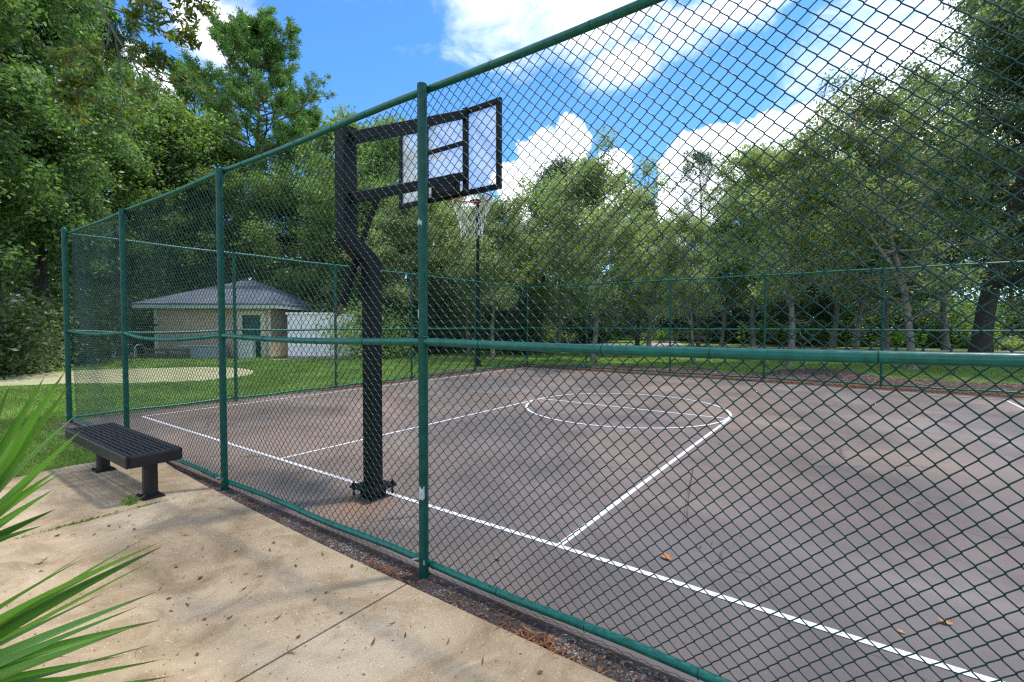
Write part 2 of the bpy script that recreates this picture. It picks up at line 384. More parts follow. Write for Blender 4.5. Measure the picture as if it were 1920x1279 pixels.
# concrete slabs: curved fence side, open joints
mb_c = []
def slab(pts): mb_c.append(pts)
def edge_y(x): return -.165+.16*max(0, min(1, (-x-.3)/4.3))**1.6
def slab_pts(xa, xb, yb):
    top = [(x, edge_y(x)) for x in np.linspace(xa, xb, 9)]
    return [(xa, yb), (xb, yb)]+top[::-1]
g = .007
for xa, xb in ((-2.76+g, 0.02-g), (0.02+g, 2.8-g), (2.8+g, 6.4)):
    for ya, yb in ((0, -2.9),):
        sheet('concrete_slab', orient(slab_pts(xa, xb, yb)), .016, 'concrete', label='tan shell concrete slab with control joints', cat='pavement', thick=.12)
left = orient([(-2.76-g, -3.4), (-2.76-g, edge_y(-2.76)), (-3.3, edge_y(-3.3)), (-3.8, edge_y(-3.8)), (-4.3, -.0), (-4.62, -.14), (-4.82, -.4), (-4.86, -.7), (-4.8, -1.0), (-4.62, -1.6), (-4.3, -2.3), (-3.9, -3.4)])
sheet('concrete_slab', left, .012, 'concrete', label='tan shell concrete slab under the bench', cat='pavement', thick=.12)
sheet('joint_soil', [(-2.9, -3.3), (6.4, -3.3), (6.4, -.36), (-2.9, -.36)], -.03, 'grit', label='dark soil in the slab joints', cat='soil')
bed = smooth_poly([(-2.6, -1.62), (-2.05, -1.58), (-1.6, -1.78), (-1.2, -2.1), (-.7, -2.8), (-1.2, -3.4), (-3.2, -3.4), (-3.0, -1.8)], 2)
sheet('planting_bed', orient(bed), .03, 'mulch', label='dark red brown mulch bed under the palmetto', cat='mulch', thick=.05)
# pale path beyond the lawn
pth = smooth_poly([gz(-260, 712), gz(0, 700), gz(120, 694), gz(240, 690), gz(400, 686), gz(478, 691), gz(472, 702), gz(400, 712), gz(280, 716), gz(120, 718), gz(0, 722), gz(-260, 740)], 2)
sheet('path', orient(pth), ZG+.006, 'path', label='pale sandy path crossing the lawn', cat='path')
apron = [gz(500, 671), gz(690, 671), gz(700, 676), gz(520, 677)]
sheet('pavement', orient([p[:2] for p in apron]), ZG+.012, 'kerbc', label='narrow concrete apron before the white enclosure', cat='pavement')
# mulch outside far fence
mul = smooth_poly([(-9.3, 8.6), (-8.3, 8.6), (-8.35, 13.3), (6.2, 13.3)]+[tuple(gz(x, y)[:2]) for x, y in ((2000, 722), (1800, 714), (1650, 706), (1620, 697), (1550, 690), (1460, 691), (1430, 699), (1350, 697), (1330, 689), (1290, 686), (1240, 688), (1150, 684), (1060, 683), (1000, 685), (930, 689))]+[(-9.6, 11.0)], 2)
sheet('mulch_bed', orient(mul), ZG+.012, 'mulch', label='brown mulch bed outside the far fence', cat='mulch')
# road
rn = [gz(x, y) for x, y in ((900, 646), (993, 648.5), (1100, 652.5), (1250, 660), (1440, 668), (1700, 675), (2000, 680), (2300, 684))]
rf_ = [gz(x, y) for x, y in ((900, 641.5), (1000, 642), (1150, 644), (1230, 647), (1330, 650.5), (1440, 653), (1640, 658), (1900, 661), (2300, 665))]
sheet('road', orient([p[:2] for p in rn]+[p[:2] for p in rf_[::-1]]), ZG+.006, 'road', label='blue grey asphalt road beyond the court', cat='road')
drv = [gz(1222, 647.3), gz(1290, 649.5), gz(1262, 637), gz(1222, 634)]
sheet('driveway', orient([p[:2] for p in drv]), ZG+.01, 'kerbc', label='brown drive turning off the far side of the road', cat='driveway')
# kerb along far edge of the road
mbk = MB()
for a, b in zip(rf_[4:], rf_[5:]):
    mbk.beam((a[0], a[1], ZG+.06), (b[0], b[1], ZG+.06), .3, .12, c=.03)
tag(mbk.build('kerb', 'kerbc'), 'tan concrete kerb along the far side of the road', 'kerb', None, 'structure')
# dark forest floor behind lawns
ff = [far(-700, 14), gz(-150, 702), gz(0, 694), gz(120, 684), gz(300, 666), gz(520, 660), gz(700, 668), gz(850, 652), gz(960, 643), gz(1000, 637), gz(1200, 634), gz(1330, 640), gz(1640, 650), gz(2100, 654), far(2300, 60), far(2300, 300), far(960, 380), far(-900, 300)]
sheet('forest_floor', orient([p[:2] for p in ff]), ZG+.003, 'forest', label='dark leaf litter under the trees', cat='forest floor')

# court lines
W_ = .0235
def strip(p, q, w=W_):
    p = np.array(p, float); q = np.array(q, float); d = (q-p)/np.linalg.norm(q-p); n = np.array([-d[1], d[0]])*w
    return [tuple(p-n), tuple(q-n), tuple(q+n), tuple(p+n)]
yb, yt = .8347, 6.6
xl, xr, kl, kr = -7.72, 4.86, -3.2837, .5011
ml = MB()
def addstrip(P, z=.004): ml.add([(a, b, z) for a, b in P], [(0, 1, 2, 3)])
addstrip(strip((xl, yb), (xr, yb)))
addstrip(strip((xl, yb+W_), (xl, 12.45-W_))); addstrip(strip((xr, yb+W_), (xr, 12.45-W_)))
addstrip(strip((xl, 12.45), (xr, 12.45)))
addstrip(strip((kl, yb+W_), (kl, yt-W_))); addstrip(strip((kr, yb+W_), (kr, yt-W_)))
addstrip(strip((kl-W_, yt), (kr+W_, yt)))
cx_ = (kl+kr)/2; rc = (kr-kl)/2-.02
NV = 96
ring_v = [(cx_+(rc+s*W_)*math.cos(2*math.pi*i/NV), yt+(rc+s*W_)*math.sin(2*math.pi*i/NV), .008) for i in range(NV) for s in (-1, 1)]
ml.add(ring_v, [(2*i, 2*i+1, (2*i+3) % (2*NV), (2*i+2) % (2*NV)) for i in range(NV)])
tag(ml.build('court_markings', 'line'), 'white painted court lines with key and free throw circle', 'court lines', None, 'structure')

# ------------------------------------------------------------------ chain-link fence
P_ = .0359
def chain_mesh(name, L, z0, z1, detailed, r=.0021, seed=1, wob=.0085):
    """woven wire in the local x-z plane, x from 0 to L"""
    nw = int(L/P_); nz = int((z1-z0)/P_)
    rg = np.random.default_rng(seed)
    if detailed: ts = np.array([0, .14, .5, .86]); sides = 4
    else: ts = np.array([0.]); sides = 3
    j = np.repeat(np.arange(nz), len(ts)); t = np.tile(ts, nz)
    j = np.append(j, nz-1); t = np.append(t, 1.0)
    K = len(j)
    i = np.arange(nw)[:, None]
    a = i+((i+j) % 2); b = i+((i+j+1) % 2)
    s = t-.085*np.sin(2*np.pi*t)
    X = (a+(b-a)*s)*P_
    Z = z0+(j+t)*P_+0*X
    sgn = np.where((i+j) % 2 == 0, 1., -1.)
    Y = sgn*r*1.05*np.minimum(1, np.sin(np.pi*np.clip(t, 0, 1))*2.2)
    # gentle slack
    ph = rg.uniform(0, 6.28, 8)
    Xw = wob*(np.sin(X*1.3+ph[0]+Z*.9)+.6*np.sin(X*3.1+ph[1]-Z*1.7))
    Zw = wob*(np.sin(X*1.1+ph[2])+.8*np.sin(Z*2.3+X*.7+ph[3]))*np.sin(np.pi*(Z-z0)/(z1-z0))
    Yw = wob*2.2*(np.sin(X*1.15+ph[4])*np.sin(Z*1.4+ph[5])+.5*np.sin(X*4+Z*2+ph[6]))
    X = X+Xw; Z = Z+Zw; Y = Y+Yw
    P = np.stack([X, Y, Z], -1)                      # nw,K,3
    T = np.empty_like(P); T[:, 1:-1] = P[:, 2:]-P[:, :-2]; T[:, 0] = P[:, 1]-P[:, 0]; T[:, -1] = P[:, -1]-P[:, -2]
    T /= np.linalg.norm(T, axis=-1, keepdims=True)
    u = np.cross(T, np.array([0, 1., 0])); u /= np.linalg.norm(u, axis=-1, keepdims=True)
    w = np.cross(T, u)
    ang = np.arange(sides)*2*np.pi/sides
    V = P[:, :, None, :]+r*(np.cos(ang)[None, None, :, None]*u[:, :, None, :]+np.sin(ang)[None, None, :, None]*w[:, :, None, :])
    V = V.reshape(-1, 3)
    base = (np.arange(nw)[:, None, None]*K+np.arange(K-1)[None, :, None])*sides
    k = np.arange(sides)[None, None, :]; k2 = (k+1) % sides
    F = np.stack([base+k, base+k2, base+sides+k2, base+sides+k], -1).reshape(-1, 4)
    return npmesh(name, V, F, True)
H = 3.05; MID = 1.48
RING = {}
def ringobj(name, parent, loc, Rr, r, ax, mat, m=4):
    k = (name, Rr, r, ax)
    if k not in RING:
        mb = MB(); mb.ring((0, 0, 0), Rr, r, 16, m, ax); o = mb.build(name, mat, parent, loc); RING[k] = o.data; return o
    return link(name, RING[k], parent, None, loc)
def fence(name, origin, rz, L, posts, detailed, label, seed, sag, terminal=(), skip=()):
    e = empty(name, origin, rz); tag(e, label, 'fence', 'chain-link fence runs round the court')
    ry = .052        # rails and mesh sit on the court side of the posts
    for x in posts:
        if x in skip: continue
        mb = MB(); r = .037 if x in terminal else .0302
        top = H+.05 if x in terminal else H+.012
        mb.tube([(x, 0, -.1), (x, 0, top)], r, 18)
        p = mb.build('post', 'vinyl_post', e)
        if x in terminal:
            mc = MB(); mc.lathe((x, 0, top), [(r+.004, -.03), (r+.005, .0), (r*.98, .02), (r*.7, .043), (r*.3, .053), (.001, .055)], 18); mc.build('post_cap', 'vinyl_post', p)
        else:
            mc = MB(); mc.tube([(x-.045, ry-.012, H-.1), (x-.045, ry-.014, H-.05), (x-.045, ry, H+.02)], [.026, .027, .018], 14)
            mc.ring((x-.045, ry, H), .024, .006, 18, 6, 'x'); mc.build('rail_bracket', 'vinyl_post', p)
        for zz in (MID+.03, MID-.03): ringobj('clamp_band', p, (x, 0, zz), r+.002, .004, 'z', 'vinyl_post', 6)
        if detailed:
            for sx in (1, -1): mbolt = MB(); mbolt.tube([(x+.026*sx-.004, -.022, .1), (x+.055*sx, -.053, .1)], .006, 8); mbolt.build('bolt', 'galv', p)
    mb = MB(); n = 40
    mb.tube([(L*i/n, ry, H+.006*math.sin(i*.9)) for i in range(n+1)], .0225, 14); top_o = mb.build('top_rail', 'vinyl', e); mids = []
    ps = sorted(posts)
    for k, (a, b) in enumerate(zip(ps, ps[1:])):
        mb = MB(); sg, skew = sag[k % len(sag)]; N = 24
        pts = []
        for i in range(N+1):
            t = i/N; w = math.sin(math.pi*t**skew)
            pts.append((a+(b-a)*t, 0.004, MID-sg*w))
        if k == 0 and detailed: pts[0] = (a-.1, .045, MID-.0)
        mb.tube(pts, .0235, 14); mids.append(mb.build('mid_rail', 'vinyl', e))
    mb = MB(); mb.tube([(L*i/n, ry-.02, .062+.008*math.sin(i*1.3+seed)) for i in range(n+1)], .022, 14); bot_o = mb.build('bottom_rail', 'vinyl', e)
    me = chain_mesh('wire_mesh', L, .03, H+.0, detailed, seed=seed, r=.0027 if detailed else .0019)
    link('wire_mesh', me, e, 'wire', (0, ry+.03, 0))
    # wire ties round the rails
    rr_ = np.random.default_rng(seed+50)
    x = .3
    while x < L-.1:
        if detailed:
            ringobj('tie_wire', top_o, (x, ry, H), .0245, .0018, 'x', 'wire'); ringobj('tie_wire', bot_o, (x+rr_.uniform(-.15, .15), ry-.02, .062), .0245, .0018, 'x', 'wire')
            xm = x+rr_.uniform(-.2, .2)
            k = max(0, min(len(ps)-2, int(xm/D_))); tt = (xm-ps[k])/(ps[k+1]-ps[k])
            sg, skew = sag[k % len(sag)]
            if .05 < tt < .95: ringobj('tie_wire', mids[k], (xm, .004, MID-sg*math.sin(math.pi*tt**skew)), .0255, .0018, 'x', 'wire')
        x += rr_.uniform(.38, .62)
    return e
near = fence('chain_link_fence', (X0, 0, 0), 0, 5*D_, [k*D_ for k in range(6)], True,
             'green chain-link fence with sagging rail running behind the bench and in front of the hoop', 3,
             [(.035, 1.1), (.07, .75), (.022, .9), (.012, 1), (.01, 1)], (0, 5*D_))
# taped and scuffed spots on the post nearest the viewer
nearpost = [c for c in near.children if c.name.startswith('post')][3]
for z, h, a0, a1 in ((.49, .075, -2.0, -.6), (1.63, .055, -2.6, -1.7), (2.2, .03, -2.3, -.9)):
    mb = MB(); N = 8; xx = 3*D_
    V = [(xx+.0312*math.cos(a), .0312*math.sin(a), z+dz+(.012*math.sin(7*a) if dz else .008*math.cos(9*a))) for a in np.linspace(a0, a1, N) for dz in (0, h)]
    mb.add(V, [(2*i, 2*i+2, 2*i+3, 2*i+1) for i in range(N-1)], True); mb.build('tape_patch', 'tape', nearpost)
fence('chain_link_fence', (X0, 0, 0), R(90), YD, [0, 2.59, 4.944, 7.43, 10.26, YD], False,
      'green chain-link fence run closing the court end towards the tan building', 5, [(.05, 1), (.02, 1), (.01, 1), (.01, 1)], (), (0, YD))
fence('chain_link_fence', (X0, YD, 0), 0, 5*D_, [0, -5.645-X0, -2.65-X0, .073-X0, 2.78-X0, 5*D_], False,
      'green chain-link fence run along the far side of the court, before the road', 8, [(.01, 1), (.0, 1)], (0, 5*D_))

# ------------------------------------------------------------------ basketball hoop
hx = -1.39
hoop = empty('basketball_hoop', (hx, .70, 0)); tag(hoop, 'black basketball hoop with frosted backboard on bent square post', 'basketball hoop')
def HB(): return MB()
mb = MB(); S = .128
mb.beam((0, 0, .1), (0, 0, 2.12), S, S, c=.006)
post = mb.build('post', 'black', hoop)
mb = MB(); mb.beam((0, .045, 2.10), (0, -.29, 2.345), S+.012, S+.004, up=(1, 0, 0), c=.006); mb.build('post_elbow', 'black', hoop)
mb = MB(); mb.beam((0, -.26, 2.31), (0, -.26, 3.27), S+.006, S+.006, c=.006); mb.build('upper_post', 'black', hoop)
mb = MB(); mb.box(-.082, .082, -.082, .082, -.01, .088); mb.box(-.15, .15, -.15, .15, .09, .112, c=.006); base = mb.build('base_plate', 'black', hoop)
for sx in (-1, 1):
    for sy in (-1, 1):
        mb = MB(); mb.tube([(sx*.122, sy*.122, .02), (sx*.122, sy*.122, .15)], .011, 8); mb.tube([(sx*.122, sy*.122, .112), (sx*.122, sy*.122, .128)], .021, 6); mb.build('anchor_bolt', 'black', base)
BY = 1.0                      # backboard plane, 1.0 m in front of the post
bx0, bx1, bz0, bz1 = -.75, .72, 2.93, 3.815
for s in (-1, 1):
    mb = MB(); mb.beam((s*.088, -.27, 3.17), (s*.29, BY-.035, 3.75), .045, .085, up=(0, -.3, 1)); mb.build('upper_arm', 'black', hoop)
    mb = MB(); mb.beam((s*.088, -.27, 2.66), (s*.29, BY-.035, 3.12), .045, .085, up=(0, -.3, 1)); mb.build('lower_arm', 'black', hoop)
for z in (3.17, 2.66): mb = MB(); mb.tube([(-.125, -.262, z), (.125, -.262, z)], .016, 10); mb.build('pivot_bolt', 'black', hoop)
mb = MB(); mb.tube([(-.11, .18, 2.83), (-.11, -.04, 2.3)], .026, 12); mb.tube([(-.11, -.04, 2.3), (-.11, -.235, 1.76)], .034, 12)
act = mb.build('crank_rod', 'black', hoop)
mb = MB(); mb.tube([(-.2, .185, 2.83), (.14, .185, 2.83)], .02, 10); mb.build('cross_pin', 'black', act)
mb = MB(); mb.tube([(-.11, -.235, 1.76), (-.11, -.262, 1.68)], .02, 10); mb.tube([(-.11, -.262, 1.68), (-.17, -.27, 1.665)], .008, 8); mb.build('crank_handle', 'rust', act)
board = empty('backboard', (0, 0, 0)); board.parent = hoop
mb = MB(); mb.box(bx0+.03, bx1-.03, BY-.005, BY+.005, bz0+.03, bz1-.03, c=.001); pane = mb.build('pane', 'frosted', board)
mb = MB(); fwid = .052
mb.box(bx0, bx1, BY-.02, BY+.02, bz1-fwid, bz1); mb.box(bx0, bx1, BY-.02, BY+.02, bz0, bz0+fwid)
mb.beam((bx0+fwid/2, BY, bz0+fwid), (bx0+fwid/2, BY, bz1-fwid), fwid, .04, up=(0, 1, 0)); mb.beam((bx1-fwid/2, BY, bz0+fwid), (bx1-fwid/2, BY, bz1-fwid), fwid, .04, up=(0, 1, 0))
mb.build('frame', 'black', board)
mb = MB()
for s in (-1, 1): mb.beam((s*.29, BY-.035, bz0+.01), (s*.29, BY-.035, bz1-.01), .055, .045, up=(0, 1, 0))
mb.box(-.2625, .2625, BY-.05, BY-.022, 3.44, 3.485)
mb.build('back_bracing', 'black', board)
RZ = 3.045
rim = empty('rim', (0, 0, 0)); rim.parent = hoop
mb = MB(); mb.ring((0, BY+.4, RZ), .2286, .009, 40, 8); mb.box(-.08, .08, BY+.02, BY+.185, RZ-.02, RZ-.008); mb.beam((0, BY+.03, RZ-.11), (0, BY+.19, RZ-.012), .09, .012, c=.002)
for k in range(12):
    a = 2*math.pi*k/12; mb.ring((.2286*math.cos(a), BY+.4+.2286*math.sin(a), RZ-.018), .012, .003, 10, 5, 'x')
mb.build('hoop_ring', 'rimred', rim)
mb = MB(); mb.box(-.12, .2, BY-.12, BY-.02, 2.945, 3.15, c=.015); mb.build('spring_bracket', 'black', rim)
mb = MB(); nn = 12
lev = [(.2286, RZ-.02), (.205, RZ-.12), (.17, RZ-.21), (.14, RZ-.3), (.125, RZ-.38), (.135, RZ-.45)]
for k in range(nn):
    for d in (1, -1):
        mb.tube([(r*math.cos(2*math.pi*(k+d*.5*i)/nn), BY+.4+r*math.sin(2*math.pi*(k+d*.5*i)/nn), z) for i, (r, z) in enumerate(lev)], .0032, 5)
mb.build('net', 'net', hoop)

# ------------------------------------------------------------------ bench
bench = empty('park_bench', (-3.84, -.515, .012)); tag(bench, 'black backless slotted park bench standing on the concrete slab', 'bench')
BL, BW, BT = 1.93, .40, .43
mb = MB(); hl = BL/2
ny, nx = 9, 10
for i in range(ny):
    y = -BW/2+.03+(BW-.06)*i/(ny-1)
    mb.box(-hl+.02, hl-.02, y-.0135, y+.0135, BT-.024, BT, c=.006)
for k in range(nx+1):
    x = -hl+.03+(BL-.06)*k/nx
    mb.box(x-.011, x+.011, -BW/2+.02, BW/2-.02, BT-.026, BT-.0025, c=.005)
mb.build('seat', 'bench', bench)
mb = MB()
prof = [(-.014, -.05), (-.006, -.058), (.008, -.058), (.014, -.05), (.014, .035), (.008, .05), (-.004, .052), (-.014, .044)]
c4 = [(-hl, -BW/2), (hl, -BW/2), (hl, BW/2), (-hl, BW/2)]
zc = BT-.05
mb.prism(prof, (-hl+.0, -BW/2, zc), (hl-.0, -BW/2, zc)); mb.prism(prof, (hl, BW/2, zc), (-hl, BW/2, zc))
mb.prism(prof, (hl-.001, -BW/2+.015, zc), (hl-.001, BW/2-.015, zc)); mb.prism(prof, (-hl+.001, BW/2-.015, zc), (-hl+.001, -BW/2+.015, zc))
mb.build('apron', 'bench', bench)
for x in (-.53, .83):
    mb = MB(); mb.beam((x, 0, .012), (x, 0, BT-.03), .105, .105, c=.03); lg = mb.build('leg', 'bench', bench)
    mb = MB(); mb.box(x-.1, x+.1, -.085, .085, 0, .014, c=.005); bp = mb.build('foot_plate', 'bench', lg)
    for sx in (-1, 1):
        for sy in (-1, 1):
            mb = MB(); mb.tube([(x+sx*.082, sy*.068, .01), (x+sx*.082, sy*.068, .026)], .009, 6); mb.build('bolt', 'bench', lg)
mb = MB(); mb.box(-.6, .9, -.03, .03, BT-.075, BT-.03); mb.build('stretcher', 'bench', bench)

# ------------------------------------------------------------------ vegetation generators
def tubes_mesh(name, polys, sides=6):
    V = []; F = []; off = 0
    for pts, rs in polys:
        pts = np.asarray(pts); K = len(pts)
        T = np.gradient(pts, axis=0); T /= np.linalg.norm(T, axis=1, keepdims=True)+1e-9
        ref = np.array([1., 0, 0]) if abs(T[0, 0]) < .8 else np.array([0, 1., 0])
        u = np.cross(T, ref); u /= np.linalg.norm(u, axis=1, keepdims=True)+1e-9; w = np.cross(T, u)
        a = np.arange(sides)*2*np.pi/sides
        rs = np.asarray(rs)
        v = pts[:, None, :]+rs[:, None, None]*(np.cos(a)[None, :, None]*u[:, None, :]+np.sin(a)[None, :, None]*w[:, None, :])
        V.append(v.reshape(-1, 3))
        base = (np.arange(K-1)[:, None]*sides)+off; k = np.arange(sides)[None, :]; k2 = (k+1) % sides
        F.append(np.stack([base+k, base+k2, base+sides+k2, base+sides+k], -1).reshape(-1, 4)); off += K*sides
    return npmesh(name, np.concatenate(V), np.concatenate(F), True)
def unit(v): return v/(np.linalg.norm(v, axis=-1, keepdims=True)+1e-9)
def leaf_quads(C, l, w, rg, up=.5, dirs=None, fold=.0):
    n = len(C)
    N = unit(rg.normal(size=(n, 3))+np.array([0, 0, up*2]))
    A = unit(rg.normal(size=(n, 3)) if dirs is None else dirs+rg.normal(size=(n, 3))*.5)
    A = unit(A-N*(A*N).sum(1, keepdims=True)); B = np.cross(N, A)
    s = rg.uniform(.65, 1.3, (n, 1)); l = l*s; w = w*s
    V = np.stack([C-A*l*.5, C+B*w*.5-A*l*.05, C+A*l*.5-N*l*.08, C-B*w*.5-A*l*.05], 1).reshape(-1, 3)
    return V, np.arange(4*n).reshape(-1, 4)
def curve(p, d, L, n, rg, wander=.12, lift=0):
    pts = [np.array(p, float)]; d = unit(np.array(d, float))
    for i in range(n):
        d = unit(d+rg.normal(size=3)*wander+np.array([0, 0, lift])); pts.append(pts[-1]+d*L/n)
    return np.array(pts)
def at(pts, t):
    x = t*(len(pts)-1); i = min(int(x), len(pts)-2); f = x-i
    return pts[i]*(1-f)+pts[i+1]*f, unit(pts[i+1]-pts[i])
def broadleaf(name, seed, H, base, rad, r0, limbs=22, subs=6, twigs=4, per=50, leaf=(.16, .085), sig=.34, shape='oval', ang=(20, 60), droop=0., fork=False, wander=.13, bare=0):
    rg = np.random.default_rng(seed); polys = []; tips = []
    tr = curve((0, 0, -.15), (rg.normal()*.04, rg.normal()*.04, 1), H*.86, 10, rg, .05)
    tr[:, 2] *= H*.84/tr[-1, 2]
    rt_ = r0*(1-np.linspace(0, 1, 11)*.86); rt_[0] *= 1.35
    polys.append((tr, rt_))
    if fork:
        p, d = at(tr, .3); f2 = curve(p, unit(d+np.array([rg.normal()*.3, rg.normal()*.3, .3])), H*.45, 7, rg, .08, .05)
        polys.append((f2, np.linspace(r0*.6, r0*.12, 8)))
    ga = rg.uniform(0, 6.28)
    for k in range(limbs):
        t = (k+.5)/limbs; hf = base/H+(1-base/H)*t**.9*.97
        tt = min(.99, hf/.86)
        src = tr if not (fork and k % 3 == 2 and tt > .35) else f2
        p, d = at(src, tt if src is tr else min(.98, (tt-.3)/.6))
        ga += 2.4+rg.normal()*.3
        e = {'oval': math.sin(math.pi*min(1, .18+.82*t))**.7, 'round': math.sqrt(max(.05, 1-(t*1.6-.6)**2)) if t > .37 else .95, 'spread': 1-.45*t, 'cone': 1-.8*t}[shape]
        L = rad*e*rg.uniform(.75, 1.12)
        el = R(ang[0]+(ang[1]-ang[0])*t)
        dv = np.array([math.cos(ga)*math.cos(el), math.sin(ga)*math.cos(el), math.sin(el)])
        lp = curve(p, dv, L, 7, rg, wander, .05-droop)
        rl = max(.012, r0*.42*(L/rad)*(1-.5*t)); polys.append((lp, np.linspace(rl, rl*.2, 8)))
        for m in range(subs):
            q, dd = at(lp, rg.uniform(.3, 1.0) if m else .98)
            sd = unit(dd*.6+rg.normal(size=3)*.75+np.array([0, 0, .15-droop*2]))
            sp = curve(q, sd, L*rg.uniform(.22, .42), 4, rg, .2, -droop*.5)
            polys.append((sp, np.linspace(rl*.35, rl*.08, 5)))
            tips.append(sp[-1]); tips.append(sp[2])
            for w in range(twigs):
                q2, d2 = at(sp, rg.uniform(.35, 1))
                tv = unit(d2*.5+rg.normal(size=3)); e2 = q2+tv*rg.uniform(.25, .6)*sig*2
                tips.append(e2)
                if w < 2: polys.append((np.array([q2, (q2+e2)/2+rg.normal(size=3)*.03, e2]), np.array([rl*.1, rl*.07, rl*.03])+.003))
    for k in range(bare):
        t = rg.uniform(.18, .8); p, d = at(tr, t); a = rg.uniform(0, 6.28); L = rad*rg.uniform(.5, .95)
        lp = curve(p, (math.cos(a), math.sin(a), rg.uniform(-.05, .45)), L, 8, rg, .2, .0); rl = r0*rg.uniform(.16, .3)
        polys.append((lp, np.linspace(rl, rl*.25, 9)))
        for m in range(4):
            q, dd = at(lp, rg.uniform(.35, .95)); sp = curve(q, unit(dd+rg.normal(size=3)*.7), L*rg.uniform(.2, .45), 5, rg, .25, 0); polys.append((sp, np.linspace(rl*.4, rl*.12, 6)))
    tips = np.array(tips)
    cnt = rg.integers(int(per*.5), int(per*1.5), len(tips))
    C = np.repeat(tips, cnt, axis=0); C = C+rg.normal(size=C.shape)*np.array([sig, sig, sig*.62])
    V, F = leaf_quads(C, leaf[0], leaf[1], rg, .35)
    return tubes_mesh(name+'_wood', polys, 6), npmesh(name+'_leaves', V, F)
def pine(name, seed, H, base, rad, r0, whorls=20, per=5, tuft=26, nl=.26, nw=.022, sparse=1.0, subs=7):
    rg = np.random.default_rng(seed); polys = []; T = []; TD = []
    tr = curve((0, 0, -.15), (0, 0, 1), H*.97, 12, rg, .025); polys.append((tr, r0*(1-np.linspace(0, 1, 13)*.9)))
    ga = 0
    for k in range(whorls):
        t = (k+.5)/whorls; hf = base/H+(1-base/H)*t
        for m in range(per):
            if rg.random() > sparse: continue
            ga += 2*math.pi/per+rg.normal()*.35
            p, d = at(tr, min(.995, hf+rg.normal()*.008))
            e = math.sin(math.pi*min(1, .22+.74*t))**.8
            L = rad*e*rg.uniform(.55, 1.15); el = R(-8+48*t+rg.normal()*8)
            lp = curve(p, (math.cos(ga)*math.cos(el), math.sin(ga)*math.cos(el), math.sin(el)), L, 6, rg, .1, .1)
            rl = max(.012, r0*.2*(L/rad)); polys.append((lp, np.linspace(rl, rl*.3, 7)))
            T.append(lp[-1]); TD.append(unit(lp[-1]-lp[-2]))
            for w in range(subs):
                q, dd = at(lp, rg.uniform(.35, 1)); sd = unit(dd*.7+rg.normal(size=3)*.6+np.array([0, 0, .35]))
                sp = curve(q, sd, L*rg.uniform(.12, .3)+.2, 3, rg, .15, .12); polys.append((sp, np.linspace(rl*.4, rl*.18, 4)))
                for q3 in (sp[-1], sp[2]): T.append(q3); TD.append(unit(sp[-1]-sp[-2]))
    T = np.array(T); TD = np.array(TD)
    C = np.repeat(T, tuft, axis=0); D = unit(np.repeat(TD, tuft, axis=0)*.75+rg.normal(size=C.shape)*.75+np.array([0, 0, .25]))
    n = len(C); l = nl*rg.uniform(.6, 1.25, (n, 1)); B = unit(np.cross(D, rg.normal(size=(n, 3))))
    C = C+rg.normal(size=C.shape)*.11
    V = np.stack([C, C+D*l*.5+B*nw, C+D*l-np.array([0, 0, .03]), C+D*l*.5-B*nw], 1).reshape(-1, 3)
    return tubes_mesh(name+'_wood', polys, 6), npmesh(name+'_leaves', V, np.arange(4*n).reshape(-1, 4))
def bush_mesh(name, seed, rx, rz, n=9000, leaf=(.14, .07), lumps=16):
    rg = np.random.default_rng(seed)
    cs = np.stack([rg.normal(size=lumps)*rx*.5, rg.normal(size=lumps)*rx*.5, rg.uniform(.15, .8, lumps)*rz], 1)
    polys = [(np.array([[0, 0, -.1], c*np.array([.4, .4, .5])+rg.normal(size=3)*.05, c]), np.array([.03, .02, .008])) for c in cs]
    C = cs[rg.integers(0, lumps, n)]+rg.normal(size=(n, 3))*np.array([rx*.26, rx*.26, rz*.17]); C[:, 2] = np.abs(C[:, 2])
    V, F = leaf_quads(C, leaf[0], leaf[1], rg, .4)
    return tubes_mesh(name+'_wood', polys, 5), npmesh(name+'_leaves', V, F)
def ginger_mesh(name, seed, rx, h, stems=70, lv=13, leaf=(.34, .06)):
    rg = np.random.default_rng(seed); V = []; polys = []
    for s in range(stems):
        p = np.array([rg.normal()*rx*.45, rg.normal()*rx*.4, 0]); a = rg.uniform(0, 6.28)
        c = curve(p, (math.cos(a)*.35, math.sin(a)*.35, 1), h*rg.uniform(.7, 1.15), 7, rg, .05, -.09)
        side = unit(np.cross(c[-1]-c[0], [0, 0, 1.])+1e-6)
        polys.append((c, np.linspace(.011, .004, 8)))
        for k in range(lv):
            q, d = at(c, .25+.74*k/lv); sg = 1 if k % 2 else -1
            A = unit(side*sg+d*.5+np.array([0, 0, -.1])+rg.normal(size=3)*.15); N = unit(np.cross(A, d)+np.array([0, 0, .4])); B = np.cross(N, A)
            l = leaf[0]*rg.uniform(.7, 1.2); w = leaf[1]
            V.append([q, q+A*l*.45+B*w, q+A*l-np.array([0, 0, l*.3]), q+A*l*.45-B*w])
    V = np.array(V).reshape(-1, 3)
    return tubes_mesh(name+'_stems', polys, 4), npmesh(name+'_leaves', V, np.arange(len(V)).reshape(-1, 4))

